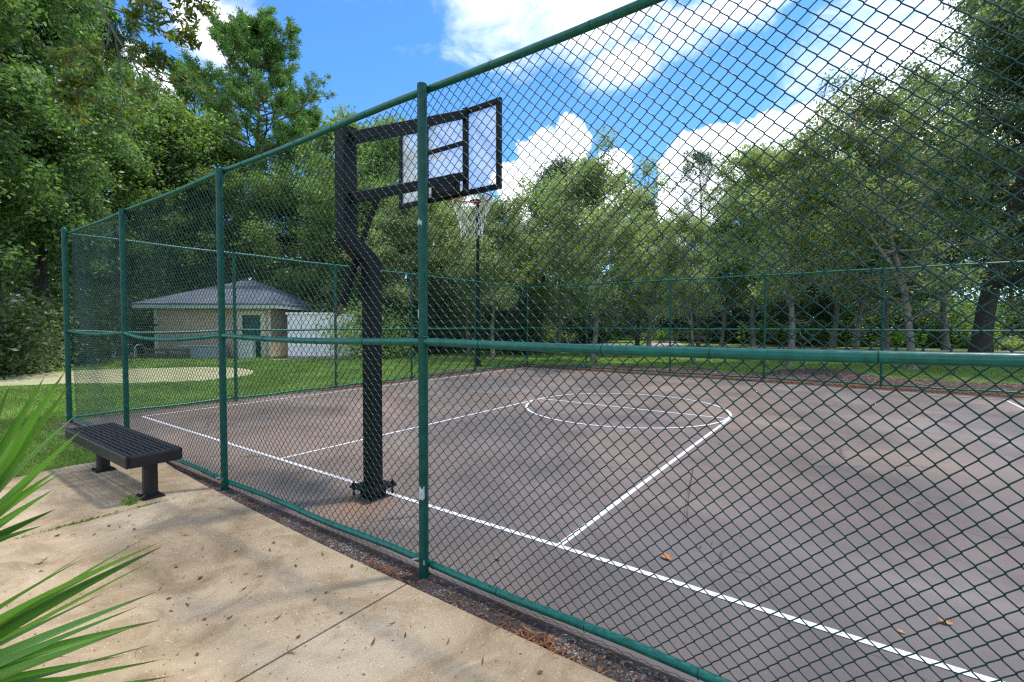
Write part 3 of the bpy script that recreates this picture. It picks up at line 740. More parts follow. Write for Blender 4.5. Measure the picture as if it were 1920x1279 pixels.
KIND = {}
def kind(key, meshes, wood, leaf): KIND[key] = (meshes[0], meshes[1], wood, leaf)
kind('gum', broadleaf('gum', 11, 13, 3.2, 4.0, .17, 30, 7, 4, 58, (.15, .085), .27, 'oval'), 'bark_dark', 'leaf_dark')
kind('gum2', broadleaf('gumb', 12, 11, 2.4, 3.6, .15, 28, 7, 4, 52, (.145, .08), .26, 'round'), 'bark_dark', 'leaf_dark')
kind('maple', broadleaf('maple', 13, 10, 1.0, 3.6, .15, 26, 7, 4, 44, (.14, .075), .26, 'oval'), 'bark_grey', 'leaf_mid')
kind('maple2', broadleaf('mapleb', 14, 9, .8, 3.4, .14, 24, 7, 4, 44, (.135, .07), .25, 'round'), 'bark_grey', 'leaf_mid')
kind('elm', broadleaf('elm', 15, 9, 2.7, 2.9, .13, 26, 7, 4, 34, (.14, .06), .23, 'oval', (5, 60), .01, bare=14), 'bark_pale', 'leaf_pale')
kind('elm2', broadleaf('elmb', 16, 9, 3.0, 2.6, .12, 24, 7, 4, 30, (.14, .06), .22, 'round', (0, 60), .01, True, bare=16), 'bark_pale', 'leaf_pale')
kind('young', broadleaf('young', 17, 11, 3.0, 3.1, .15, 26, 7, 4, 20, (.14, .06), .22, 'round', (-5, 65), .01, True, bare=22), 'bark_pale', 'leaf_olive')
kind('oak', broadleaf('oak', 18, 15, 3.2, 7.5, .42, 30, 8, 5, 60, (.17, .08), .36, 'spread', (-2, 70), .01, bare=8), 'bark_dark', 'leaf_olive')
kind('cedar', broadleaf('cedar', 19, 12, .8, 2.8, .2, 32, 7, 4, 34, (.16, .06), .34, 'oval', (20, 70)), 'bark_dark', 'leaf_grey')
kind('pine', pine('pine', 21, 24, 12.5, 4.8, .3, 16, 5, 60, .27, .03, .88, 10), 'bark_red', 'needles')
kind('pine2', pine('pineb', 22, 22, 11.5, 4.3, .25, 14, 5, 54, .27, .03, .88, 9), 'bark_red', 'needles_dark')
kind('thinpine', pine('pinec', 23, 15, 7.5, 3.2, .17, 13, 4, 16, .32, .02, .75, 4), 'bark_red', 'needles_dark')
kind('bush', bush_mesh('bush', 31, 1.6, 2.2, 9000), 'bark_dark', 'leaf_mid')
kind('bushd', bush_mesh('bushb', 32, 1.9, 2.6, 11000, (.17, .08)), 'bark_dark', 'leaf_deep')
kind('ginger', ginger_mesh('ginger', 33, 1.7, 1.5, 90), 'bark_grey', 'ginger')
kind('fern', ginger_mesh('fern', 34, 1.2, .8, 80, 12, (.22, .035)), 'bark_grey', 'leaf_pale')

def plant(name, key, pos, h, rz, label, cat='tree', group=None, wide=1.0, leaf=None):
    wood, crown, wm, lm = KIND[key]
    h0 = {'gum': 13, 'gum2': 11, 'maple': 10, 'maple2': 9, 'elm': 9, 'elm2': 9, 'young': 11, 'oak': 15, 'cedar': 12, 'pine': 24, 'pine2': 22, 'thinpine': 15, 'bush': 2.2, 'bushd': 2.6, 'ginger': 1.5, 'fern': .8}[key]
    e = empty(name, (pos[0], pos[1], ZG), rz); s = h/h0; e.scale = (s*wide, s*wide, s)
    tag(e, label, cat, group)
    small = cat in ('bush', 'plant')
    lk = leaf or lm
    for nm, me, mk in (('stem' if small else 'trunk', wood, wm), ('foliage' if small else 'crown', crown, lk)):
        o = bpy.data.objects.new(nm, me); COL.objects.link(o); o.parent = e
        if not me.materials: me.materials.append(MAT[mk])
        if me.materials[0] is not MAT[mk]:
            o.material_slots[0].link = 'OBJECT'; o.material_slots[0].material = MAT[mk]
    return e
GF = 'trees behind the court fence'; GL = 'forest trees left of the court'; GR = 'trees along the road'
# left forest: (kind, px column, distance, height, label)
T = [
 ('gum', -15, 18, 16, 'tall dark green tree behind the rounded light shrub by the pale path', GL, 1.0, None),
 ('gum2', -130, 15, 13, 'dark broadleaf tree cut off by the side of the photo, beside the rounded light shrub', GL, 1.1, None),
 ('gum', 95, 20.5, 18, 'tall dark green tree rising just behind the domed fence corner post', GL, .66, None),
 ('maple', 285, 33, 16, 'lighter olive green tree rising between the domed corner post and the tan building roof', GL, 1.15, None),
 ('gum2', 85, 25, 16, 'dark tree deep in the forest between the two tallest dark trees by the path', GL, 1.1, None),
 ('gum', 215, 30, 14.5, 'mid green tree deep in the forest behind the bike rack', GL, 1.1, 'leaf_mid'),
 ('maple2', 395, 37, 14.5, 'yellow green tree behind the roof of the tan building, under the tall pine', GL, 1.15, None),
 ('gum2', 330, 34, 13, 'dark tree deep behind the middle of the tan building roof', GL, 1.1, None),
 ('pine', 492, 38, 24.2, 'tall pine with rounded crown standing against blue sky, tallest in the photo', 'pines', 1.12, None),
 ('pine2', 385, 41, 23.5, 'pine beside the tallest pine, half hidden by the overhanging branch', 'pines', 1.0, 'needles'),
 ('pine2', 590, 47, 22.0, 'lower pine at the shoulder of the tallest pine, on the hoop side', 'pines', .9, 'needles'),
 ('pine', 200, 44, 29, 'dark pine rising above the forest behind the overhanging branch', 'pines', .9, 'needles_dark'),
 ('maple', 500, 36, 12.5, 'mid green tree standing behind the hipped roof end next to the white enclosure', GF, 1.1, None),
 ('maple2', 632, 33, 15.2, 'tall yellow green tree standing directly behind the top of the bent hoop post', GF, 1.0, 'leaf_mid'),
 ('elm', 705, 30, 13.4, 'loose pale green tree behind the hoop arms', GF, 1.1, 'leaf_mid'),
 ('maple', 655, 29.5, 10.5, 'green tree overhanging the roof end between tan building and white enclosure', GF, .95, None),
 ('elm2', 770, 27, 8.8, 'pale airy tree behind the fence post beside the hoop', GF, 1.15, None),
 ('elm', 850, 31, 8.5, 'pale tree behind the net with white sky showing above', GF, 1.1, None),
 ('gum2', 660, 42, 13.5, 'dark tree far behind the white enclosure', GF, 1.1, None),
 ('elm2', 925, 23.5, 7.6, 'pale green tree between the black lamp pole and the far fence corner', GF, 1.0, None),
 ('cedar', 1012, 33, 13.1, 'dark grey green tree with pointed top before the white cumulus cloud', GF, 1.05, None),
 ('elm', 1112, 21, 8.5, 'large pale yellow green tree with bare lower limbs, in front of the tall cumulus cloud', GR, 1.1, None),
 ('cedar', 1195, 38, 12.0, 'small dark treetop between the large pale tree and the sparse pine', GR, .8, None),
 ('thinpine', 1309, 37, 15.2, 'thin sparse pine with reddish trunk standing alone against white cloud', 'pines', 1.0, None),
 ('elm2', 1302, 20, 6.0, 'slim low tree with mottled trunk, under the sparse pine', GR, .9, None),
 ('elm', 1412, 35.5, 13.4, 'rounded green tree between the sparse pine and the speckled pale trunk', GR, 1.0, 'leaf_mid'),
 ('elm2', 1482, 19.5, 9.3, 'light tree with speckled pale trunk between two far fence posts', GR, 1.2, None),
 ('young', 1605, 31.5, 13.2, 'olive green tree behind the forked young tree', GR, 1.1, 'leaf_pale'),
 ('young', 1712, 17.6, 11.0, 'young tree with forked pale trunk and bare limbs, just outside the far fence', GR, 1.0, None),
 ('oak', 1838, 20.6, 14.4, 'big dark oak with thick black trunk past the forked young tree', GR, .95, None),
 ('oak', 2120, 20, 17, 'dark oak whose boughs hang in beside the thick black trunk, its own trunk unseen', GR, .9, None),
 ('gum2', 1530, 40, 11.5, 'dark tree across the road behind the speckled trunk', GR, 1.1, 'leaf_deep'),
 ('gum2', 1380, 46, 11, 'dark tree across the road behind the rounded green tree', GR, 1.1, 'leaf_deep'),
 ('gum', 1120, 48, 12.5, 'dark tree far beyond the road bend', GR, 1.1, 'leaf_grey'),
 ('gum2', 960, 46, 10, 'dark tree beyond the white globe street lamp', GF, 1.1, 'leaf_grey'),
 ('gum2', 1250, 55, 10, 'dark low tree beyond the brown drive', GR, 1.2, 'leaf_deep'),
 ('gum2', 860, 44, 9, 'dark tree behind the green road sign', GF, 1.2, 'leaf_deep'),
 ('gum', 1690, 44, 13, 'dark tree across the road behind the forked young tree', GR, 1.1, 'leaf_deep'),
 ('gum2', 750, 38, 10, 'dark tree behind the pale airy tree beside the hoop', GF, 1.2, None),
 ('elm', 1045, 27.5, 9.2, 'pale green tree in front of the dark pointed tree, reaching lower', GF, 1.15, 'leaf_mid'),
 ('elm', 880, 27, 7.8, 'loose green tree filling the space behind the black lamp pole', GF, 1.2, 'leaf_pale'),
 ('maple2', 800, 36, 10.2, 'rounded green tree behind the net, taller than the pale airy tree', GF, 1.1, 'leaf_pale'),
 ('elm', 1215, 27, 7.6, 'pale tree standing between the large pale tree and the slim mottled trunk', GR, 1.2, None),
 ('elm2', 1352, 37, 9.8, 'pale tree tucked behind the rounded green tree, beside the sparse pine', GR, 1.2, 'leaf_mid'),
 ('elm', 1560, 33, 12.5, 'full pale olive tree behind the fence post next to the speckled trunk', GR, 1.25, None),
 ('elm', 1660, 32.5, 12.8, 'taller olive tree rising behind the forked young tree, by the cloud edge', GR, 1.15, 'leaf_olive'),
 ('elm', 1775, 31, 13.0, 'olive tree crowding the space between forked young tree and big oak', GR, 1.15, 'leaf_olive'),
 ('thinpine', 1895, 42, 16, 'thin dark trunked pine seen in the bright gap past the big oak', 'pines', .9, None),
]
for i, (k, px, Dd, h, lab, grp, wide, lf) in enumerate(T):
    nm = {'pine': 'pine_tree', 'pine2': 'pine_tree', 'thinpine': 'pine_tree', 'oak': 'oak_tree'}.get(k, 'broadleaf_tree')
    plant(nm, k, far(px, Dd), h, i*2.17, lab, 'tree', grp, wide, lf)
# undergrowth
S_ = [
 ('bush', 25, 15.8, 2.0, 'rounded light green shrub at the foot of the forest by the pale path', 'leaf_olive'),
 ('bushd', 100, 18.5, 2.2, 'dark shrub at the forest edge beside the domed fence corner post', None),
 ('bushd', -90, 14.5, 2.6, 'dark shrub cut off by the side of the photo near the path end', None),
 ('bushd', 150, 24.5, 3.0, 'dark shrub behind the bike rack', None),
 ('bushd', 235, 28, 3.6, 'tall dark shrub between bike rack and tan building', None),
 ('bush', 600, 31, 3.4, 'green shrub between tan building and white enclosure', None),
 ('bushd', 650, 31, 4.2, 'dark shrub behind the white enclosure', None),
 ('bush', 712, 24, 2.6, 'green shrub between white enclosure and bent hoop post', None),
 ('bushd', 765, 27, 3.2, 'dark shrub behind the fence post beside the hoop', None),
 ('bush', 822, 29, 2.8, 'green shrub between the hoop side fence post and the road sign', None),
 ('bushd', 915, 33, 3.0, 'dark shrub between the black lamp pole and globe street lamp', None),
 ('bushd', 960, 27, 1.9, 'low dark shrub at the end of the road by the far fence corner', None),
 ('bush', 1010, 43, 1.9, 'yellow green shrub across the road behind the far fence corner', None),
 ('bushd', 1130, 46, 3.0, 'dark shrub across the road between far fence corner and drive', None),
 ('bushd', 1300, 52, 4, 'dark shrub just past the brown drive and white marker post', None),
 ('bushd', 1420, 44, 4, 'dark shrub behind the arching plants across the road', None),
 ('bushd', 1560, 41, 3.6, 'dark shrub across the road behind the speckled trunk', None),
 ('bushd', 1660, 39, 3.2, 'dark shrub across the road between speckled and forked trunks', None),
 ('bush', 1780, 37, 3.4, 'green shrub between the forked trunk and the big oak trunk', None),
 ('bush', 1905, 38, 3.2, 'green shrub past the big oak trunk, under the bright gap', None),
 ('bushd', 1990, 33, 3, 'dark shrub past the pale clump by the big oak, cut by the photo side', None),
 ('bush', 1610, 38, 3.0, 'mid green shrub across the road behind the olive tree trunk', None),
 ('bush', 1345, 50, 3.4, 'mid green shrub across the road under the rounded green tree', None),
 ('bush', 1715, 41, 3.4, 'mid green shrub across the road seen past the forked trunk', None),
 ('bushd', 1850, 47, 4.2, 'dark shrub far behind the thick black oak trunk', None),
 ('bushd', 1950, 48, 4.4, 'dark shrub far under the bright gap, cut by the photo side', None),
 ('bushd', 1080, 44, 3.4, 'dark shrub across the road behind the large pale tree trunk', None),
 ('bushd', 400, 36, 4, 'dark shrub behind the tan building', None),
]
for i, (k, px, Dd, h, lab, lf) in enumerate(S_):
    plant('shrub', k, far(px, Dd), h, i*1.7, lab, 'bush', 'undergrowth shrubs', 1.15, lf)
Gp = [
 ('ginger', 1240, 46, 1.4, 'yellow green clump of arching leaves beside the brown drive'),
 ('ginger', 1315, 46, 1.5, 'arching leafy clump behind the slim mottled trunk'),
 ('ginger', 1372, 45, 1.2, 'arching leafy clump between mottled trunk and far fence post'),
 ('ginger', 1468, 40, 2.2, 'tall arching leafy clump behind the speckled trunk'),
 ('ginger', 1548, 40, 2.5, 'tall arching leafy clump between speckled trunk and the next fence post'),
 ('ginger', 1685, 36.5, 1.4, 'arching leafy clump behind the forked trunk, by the kerb'),
 ('ginger', 1765, 36, 1.5, 'yellow green leafy clump between forked trunk and big oak'),
 ('fern', 1060, 42.5, 1.2, 'low pale clump across the road, before the drive'),
 ('fern', 1890, 31, 1.0, 'low pale clump beside the big oak trunk'),
 ('ginger', 1130, 45, 1.2, 'low green leafy clump on the far verge'),
]
for i, (k, px, Dd, h, lab) in enumerate(Gp):
    plant('leafy_plant', k, far(px, Dd), h, i*2.3, lab, 'plant', 'leafy clumps along the road', 1.0)

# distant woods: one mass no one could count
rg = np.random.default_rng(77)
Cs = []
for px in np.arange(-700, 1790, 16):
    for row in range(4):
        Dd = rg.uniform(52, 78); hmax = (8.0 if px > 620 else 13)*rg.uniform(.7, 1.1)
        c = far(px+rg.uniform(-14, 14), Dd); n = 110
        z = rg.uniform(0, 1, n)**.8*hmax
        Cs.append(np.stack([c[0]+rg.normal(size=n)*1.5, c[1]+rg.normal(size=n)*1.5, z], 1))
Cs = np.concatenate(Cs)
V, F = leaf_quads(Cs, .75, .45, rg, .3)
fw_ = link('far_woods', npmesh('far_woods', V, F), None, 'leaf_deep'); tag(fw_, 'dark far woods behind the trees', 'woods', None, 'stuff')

# overhanging branch tree at upper left (trunk stands out of the frame)
rg = np.random.default_rng(91)
tp = far(-330, 12.2)
tree = empty('broadleaf_tree', (tp[0], tp[1], ZG)); tag(tree, 'tree whose bronze green leafy branch hangs in above the fence corner', 'tree', GL)
O = np.array([tp[0], tp[1], ZG]); polys = []; LC = []; LD = []
trk = curve((0, 0, -.1), (.03, .02, 1), 10.2, 9, rg, .03); polys.append((trk, np.linspace(.17, .07, 10)))
def pix(px, py, D): return dep(px, py, D*1.42)-O
mainl = [trk[8], pix(60, -170, 8.2), pix(150, -60, 8.0), pix(205, 45, 7.8), pix(245, 105, 7.7), pix(300, 150, 7.6)]
def spl(P, n=14):
    P = np.array(P); t = np.linspace(0, len(P)-1, n); out = []
    for x in t:
        i = min(int(x), len(P)-2); f = x-i; p0, p1, p2, p3 = P[max(i-1, 0)], P[i], P[i+1], P[min(i+2, len(P)-1)]
        out.append(.5*((2*p1)+(-p0+p2)*f+(2*p0-5*p1+4*p2-p3)*f*f+(-p0+3*p1-3*p2+p3)*f**3))
    return np.array(out)
ml_ = spl(mainl, 22); polys.append((ml_, np.linspace(.06, .012, 22)))
subs_ = [([pix(150, -60, 8.0), pix(230, -30, 7.9), pix(300, 10, 7.8), pix(360, 30, 7.8)], 1.0), ([pix(190, 10, 7.9), pix(250, 30, 7.8), pix(310, 62, 7.7), pix(352, 70, 7.7)], 1.0),
 ([pix(120, -100, 8.1), pix(220, -60, 7.9), pix(330, -30, 7.8), pix(375, 12, 7.8)], 1.), ([pix(245, 105, 7.7), pix(265, 150, 7.6), pix(275, 175, 7.6), pix(300, 205, 7.6)], .35), ([pix(205, 45, 7.8), pix(200, 90, 7.7), pix(180, 130, 7.7), pix(130, 150, 7.7)], .8),
 ([pix(300, 150, 7.6), pix(340, 160, 7.6), pix(370, 172, 7.6)], .25), ([pix(215, 60, 7.8), pix(225, 130, 7.8), pix(230, 190, 7.8), pix(215, 225, 7.8)], .3), ([pix(180, 130, 7.7), pix(150, 170, 7.7), pix(120, 190, 7.7)], .6), ([pix(235, 92, 7.7), pix(270, 95, 7.7), pix(305, 120, 7.7)], .8), ([pix(60, -170, 8.2), pix(150, -150, 8.1), pix(260, -110, 8), pix(330, -70, 7.9)], 1), ([pix(200, 90, 7.7), pix(160, 95, 7.8), pix(110, 110, 7.8)], .5)]
for P, dens in subs_:
    s = spl(P, 12); polys.append((s, np.linspace(.02, .006, 12)))
    for k in range(int(30*dens)+4):
        q, d = at(s, rg.uniform(.25, 1)); dv = unit(d*.6+rg.normal(size=3)*.7+np.array([0, 0, .1])); L = rg.uniform(.17, .56)
        tw = curve(q, dv, L, 3, rg, .2, -.05); polys.append((tw, np.linspace(.007, .003, 4)))
        if rg.random() < dens+.2:
            for m in range(rg.integers(8, 16)):
                qq, d2 = at(tw, rg.uniform(.25, 1)); LC.append(qq+rg.normal(size=3)*.02); LD.append(unit(d2*.7+rg.normal(size=3)*.7+np.array([0, 0, -.25])))
# the rest of its crown, above the frame
for k in range(16):
    a = k*2.4; p, d = at(trk, .62+.37*k/16); lp = curve(p, (math.cos(a), math.sin(a), .55), 2.8, 5, rg, .12, .05)
    if lp[-1][:2] @ unit(-O[:2]+CAM[:2]) > 1.2: continue
    polys.append((lp, np.linspace(.035, .01, 6)))
    for w in range(60):
        q, d2 = at(lp, rg.uniform(.3, 1)); c = q+rg.normal(size=3)*.35
        for m in range(6): LC.append(c+rg.normal(size=3)*.1); LD.append(unit(rg.normal(size=3)))
link('trunk', tubes_mesh('branch_wood', polys, 6), tree, 'bark_grey')
LC = np.array(LC); LD = np.array(LD)
V, F = leaf_quads(LC+LD*.08, .19, .062, rg, .3, LD)
link('crown', npmesh('branch_leaves', V, F), tree, 'leaf_bronze')

# ------------------------------------------------------------------ palmetto in the left foreground
pb = gz(-190, 1330, .03)
palm = empty('palmetto', (pb[0], pb[1], .03)); tag(palm, 'bright green palmetto with long pointed blades beside the concrete slab', 'plant')
rg = np.random.default_rng(5); O = np.array([pb[0], pb[1], .03])
def frond(hub, tips, widths, k=1.2, name='frond'):
    """a fan of V-folded tapering blades from hub to each tip, with its stalk to the ground"""
    V = []; F = []; TT = []
    hub = np.array(hub)
    for tpt, w in zip(tips, widths):
        tpt = np.array(tpt); ax = tpt-hub; L = np.linalg.norm(ax); ax = ax/L
        view = unit((hub+tpt)/2+O-CAM)
        side = unit(np.cross(ax, unit(view*.6+rg.normal(size=3)*.55))); nrm = np.cross(side, ax)
        if nrm[2] < 0: nrm = -nrm
        n = 14; o = len(V); sag = rg.uniform(.004, .03)*L
        for i in range(n+1):
            t = i/n; prof = (min(1, .22+t*2.6))*(max(0, 1-max(0, t-.38)/.62)**.85)+.004
            c = hub+ax*L*t+np.array([0, 0, 1])*sag*(math.sin(math.pi*t)-0)*1.0
            ww = w*k*prof
            V += [c-side*ww+nrm*ww*.62, c, c+side*ww+nrm*ww*.62]; TT += [t+.02*rg.normal(), t, t+.02*rg.normal()]
        for i in range(n):
            a = o+i*3; F += [(a, a+1, a+4, a+3), (a+1, a+2, a+5, a+4)]
    me = npmesh(name, np.array(V), np.array(F), False); a2 = me.attributes.new('rib', 'FLOAT', 'POINT'); a2.data.foreach_set('value', np.tile(np.array([1, 0, 1], dtype=np.float32), len(V)//3)); at_ = me.attributes.new('along', 'FLOAT', 'POINT'); at_.data.foreach_set('value', np.array(TT, dtype=np.float32))
    o = link(name, me, palm, 'palm')
    mb = MB(); h = Vector(tuple(hub)); mb.tube([h*0.0+Vector((0, 0, .02)), h*.45+Vector((0, 0, .12)), h], [.014, .011, .008], 8); mb.build('stalk', 'palm_stalk', o)
    return o
MAT['palm_stalk'] = simple('palm_stalk', (.12, .2, .05), .5, .2, 10)
def L_(lst, D): return [dep(x, y, D+rg.uniform(-.12, .12))-O for x, y in lst]
frond(dep(-110, 1060, 1.62)-O, L_([(84, 706), (60, 742), (20, 720), (-40, 690), (124, 694), (131, 722), (150, 772), (153, 806), (40, 800), (-90, 720), (110, 880), (122, 884), (100, 918), (106, 954), (60, 990), (82, 985), (-160, 760), (-220, 800)], 1.5),
      [.024, .02, .02, .02, .022, .02, .026, .018, .02, .02, .016, .014, .016, .018, .014, .014, .02, .02], .95)
frond(dep(-330, 1400, 1.62)-O, L_([(283, 1002), (306, 1014), (309, 1022), (296, 1046), (166, 1034), (158, 1046), (292, 1110), (262, 1136), (303, 1162), (296, 1206), (308, 1236), (322, 1268), (240, 1180), (200, 1110), (120, 1100), (230, 1230), (330, 1300), (250, 1330), (-60, 980), (-160, 960), (-300, 1010), (60, 1400), (150, 1380)], 1.36),
      [.022, .028, .024, .02, .016, .02, .02, .014, .024, .014, .02, .02, .02, .02, .02, .018, .018, .018, .02, .02, .02, .018, .018])
frond(dep(-330, 1330, 1.8)-O, L_([(60, 1130), (100, 1160), (40, 1210), (130, 1230), (170, 1265), (-20, 1080), (80, 1300), (-350, 960), (-450, 1080), (-300, 900)], 1.66),
      [.016, .016, .018, .018, .018, .016, .018, .02, .02, .02])
mb = MB(); mb.lathe((0, 0, -.06), [(.12, 0), (.13, .06), (.09, .16), (.04, .22), (.001, .24)], 14); mb.build('trunk', 'palm_dry', palm)

# ------------------------------------------------------------------ building, white enclosure and their neighbours
bo = gz(508, 668.5); brz = yaw            # front right corner of the tan building; the front faces the court
bld = empty('tan_building', (bo[0], bo[1], ZG), brz); tag(bld, 'small tan block building with hipped grey shingle roof and green door', 'building')
mb = MB(); WL, WD, WH = 5.75, 5.6, 2.42
mb.box(-WL, -1.45, 0, .2, 0, WH, c=.002); mb.box(-.42, 0, 0, .2, 0, WH, c=.002); mb.box(-1.45, -.42, 0, .2, 2.12, WH, c=.002)
mb.box(-WL, -WL+.2, .2, WD, 0, WH, c=.002); mb.box(-.2, 0, .2, WD, 0, WH, c=.002); mb.box(-WL+.2, -.2, WD-.2, WD, 0, WH, c=.002)
mb.build('wall', 'stucco', bld)
mb = MB(); mb.box(-1.38, -.49, .08, .13, .02, 2.07); dr = mb.build('door', 'green_door', bld)
mb = MB(); mb.box(-.62, -.58, .04, .08, .98, 1.1); mb.build('handle', 'galv', dr)
mb = MB(); mb.box(-1.62, -1.39, -.03, .0, .0, 2.3); mb.box(-.48, -.25, -.03, .0, .0, 2.3); mb.box(-1.39, -.48, -.03, 0, 2.08, 2.3)
mb.build('door_frame', 'cream', bld)
for xa, xb in ((-WL-.02, -WL+.16), (-.1, .02)): mb = MB(); mb.box(xa, xb, -.025, 0, 0, WH); mb.build('corner_trim', 'cream', bld)
mb = MB(); ov = .6
mb.box(-WL-ov, ov, -ov-.02, -ov, WH-.02, WH+.2); mb.box(ov, ov+.02, -ov, WD+ov, WH-.02, WH+.2); mb.box(-WL-ov-.02, -WL-ov, -ov, WD+ov, WH-.02, WH+.2)
mb.build('fascia', 'fascia', bld)
mb = MB(); rzt = WH+.22; rp = 4.05; xa, xb, ya, yb_ = -WL-ov-.05, ov+.05, -ov-.05, WD+ov+.05; ym = (ya+yb_)/2
rid = [(-WL/2-.05, ym, rp), (-WL/2+.6, ym, rp)]
V = [(xa, ya, rzt), (xb, ya, rzt), (xb, yb_, rzt), (xa, yb_, rzt)]+rid
Vb = [(x, y, z-.06) for x, y, z in V[:4]]
mb.add(V+Vb, [(0, 1, 5, 4), (1, 2, 5), (2, 3, 4, 5), (3, 0, 4), (6, 9, 8, 7), (0, 6, 7, 1), (1, 7, 8, 2), (2, 8, 9, 3), (3, 9, 6, 0)]); mb.build('roof', 'shingle', bld)
mb = MB(); mb.box(-2.35, -2.15, -.06, 0, 2.0, 2.18); mb.build('wall_lamp', 'yellow', bld)
# blue grey cabinet against the wall, low rail fence, bench-like wall
gb = gz(372, 670); cab = empty('utility_cabinet', (gb[0], gb[1], ZG), brz); tag(cab, 'low blue grey utility cabinet in front of the tan building', 'cabinet')
mb = MB(); mb.box(-.58, 1.25, -.35, .35, 0, .56, c=.02); mb.build('cabinet_body', 'greybox', cab); mb = MB(); mb.box(-.62, 1.29, -.39, .39, .56, .62, c=.01); mb.build('lid', 'greybox', cab)
gb = gz(506, 669.5); bin_ = empty('utility_box', (gb[0], gb[1], ZG), brz); tag(bin_, 'pale grey box standing before the green door', 'utility box')
mb = MB(); mb.box(-1.1, -.55, -.75, -.25, 0, .95, c=.02); mb.build('box_body', 'fascia', bin_); mb = MB(); mb.box(-1.13, -.52, -.78, -.22, .95, 1.0, c=.01); mb.build('lid', 'greybox', bin_)
gb = gz(318, 671); rl = empty('low_rail', (gb[0], gb[1], ZG), brz); tag(rl, 'low wooden rail barrier beside the blue grey cabinet', 'rail')
for za in (.36, .12): mb = MB(); mb.box(-1.2, .95, -.05, .05, za, za+.11); mb.build('rail', 'bark_grey', rl)
for x in (-1.1, -.1, .85):
    mb = MB(); mb.box(x-.05, x+.05, -.05-.003, .05+.003, 0, .5); mb.build('post', 'bark_grey', rl)
wo = gz(540, 671.5)
enc = empty('white_enclosure', (wo[0], wo[1], ZG), brz+.02); tag(enc, 'white panelled service enclosure standing on the grass beside the tan building', 'enclosure')
EL = 3.5
mb = MB(); mb.box(0, 2.0, 0, 2.2, .03, 2.1, c=.01); mb.box(2.002, 3.12, .02, 2.1, .03, 2.06, c=.01); mb.box(3.122, 3.55, .05, 1.9, .03, 1.5, c=.01); mb.build('body', 'white', enc)
mb = MB(); mb.box(-.06, 2.04, -.06, 2.26, 2.1, 2.19, c=.01); mb.box(2.042, 3.18, -.04, 2.16, 2.06, 2.13, c=.01); mb.box(3.125, 3.6, .0, 1.95, 1.5, 1.55); mb.build('lid', 'white', enc)
for x in (.66, 1.33, 2.0): mb = MB(); mb.box(x-.012, x+.012, -.006, .012, .16, 2.05, c=.002); mb.build('panel_seam', 'greybox', enc)
mb = MB(); mb.box(.04, 3.1, -.012, 0, 1.0, 1.04); mb.build('mid_band', 'white', enc); mb = MB(); mb.box(.04, 3.5, -.03, 0.04, .0, .14); mb.build('plinth', 'kerbc', enc)
mb = MB(); mb.box(1.36, 1.5, -.012, -.002, 1.32, 1.43, c=.002); mb.build('warning_sticker', 'yellow', enc)
mb = MB(); mb.beam((2.78, .008, 1.55), (2.86, .008, 1.85), .05, .012, c=.002); mb.beam((2.86, .008, 1.7), (2.95, .008, 1.85), .05, .012, c=.002); mb.build('red_mark', 'redmark', enc)
mb = MB(); mb.box(3.0, 3.3, -.1, .02, 1.62, 1.68); mb.box(3.1, 3.3, -.02, .02, 1.25, 1.62); mb.build('meter_box', 'greybox', enc)
# bike rack
gb = gz(232, 671); rk = empty('bike_rack', (gb[0], gb[1], ZG), brz); tag(rk, 'silver bike rack of low hoops beside the tan building', 'bike rack')
for k in range(4):
    mb = MB(); x = -.75+k*.5
    mb.tube([(x, -.3, 0), (x, -.3, .45)]+[(x+.0, -.3+.3*(1-math.cos(math.pi*i/8)), .45+.22*math.sin(math.pi*i/8)) for i in range(1, 8)]+[(x+.1, .3, .45), (x+.1, .3, 0)], .028, 8); mb.build('hoop', 'galv', rk)
mb = MB(); mb.tube([(-.95, -.3, .1), (1.0, -.3, .1)], .022, 8); mb.build('ground_bar', 'galv', rk)

# black lamp pole outside the end fence
pp = gz(896, 686.5); lp_ = empty('lamp_post', (pp[0], pp[1], ZG)); tag(lp_, 'tall black lamp pole behind the net, outside the fence', 'lamp post')
mb = MB(); mb.tube([(0, 0, 0), (0, 0, .5), (0, 0, 6.3)], [.085, .07, .055], 12); pl_ = mb.build('pole', 'black', lp_)
mb = MB(); mb.lathe((0, 0, 0), [(.16, 0), (.16, .04), (.11, .1), (.09, .3)], 14); mb.build('base_collar', 'black', lp_)
mb = MB(); mb.box(-.16, .16, -.3, .02, 6.26, 6.36, c=.03); mb.build('lamp_head', 'black', lp_)
# street lamp with globe
pp = gz(980, 644.5); pp = far(980, 36); sl = empty('street_lamp', (pp[0], pp[1], ZG)); tag(sl, 'dark street lamp with white globe near the fence corner', 'street lamp')
zt = htop(562, 36)-ZG
mb = MB(); mb.tube([(0, 0, 0), (0, 0, .4), (0, 0, zt-.1)], [.09, .06, .045], 10); mb.build('pole', 'black', sl)
mb = MB(); mb.lathe((0, 0, zt-.12), [(.06, 0), (.1, .06), (.17, .14), (.2, .27), (.17, .4), (.1, .48), (.001, .5)], 14); mb.build('globe', 'lamp_glass', sl)
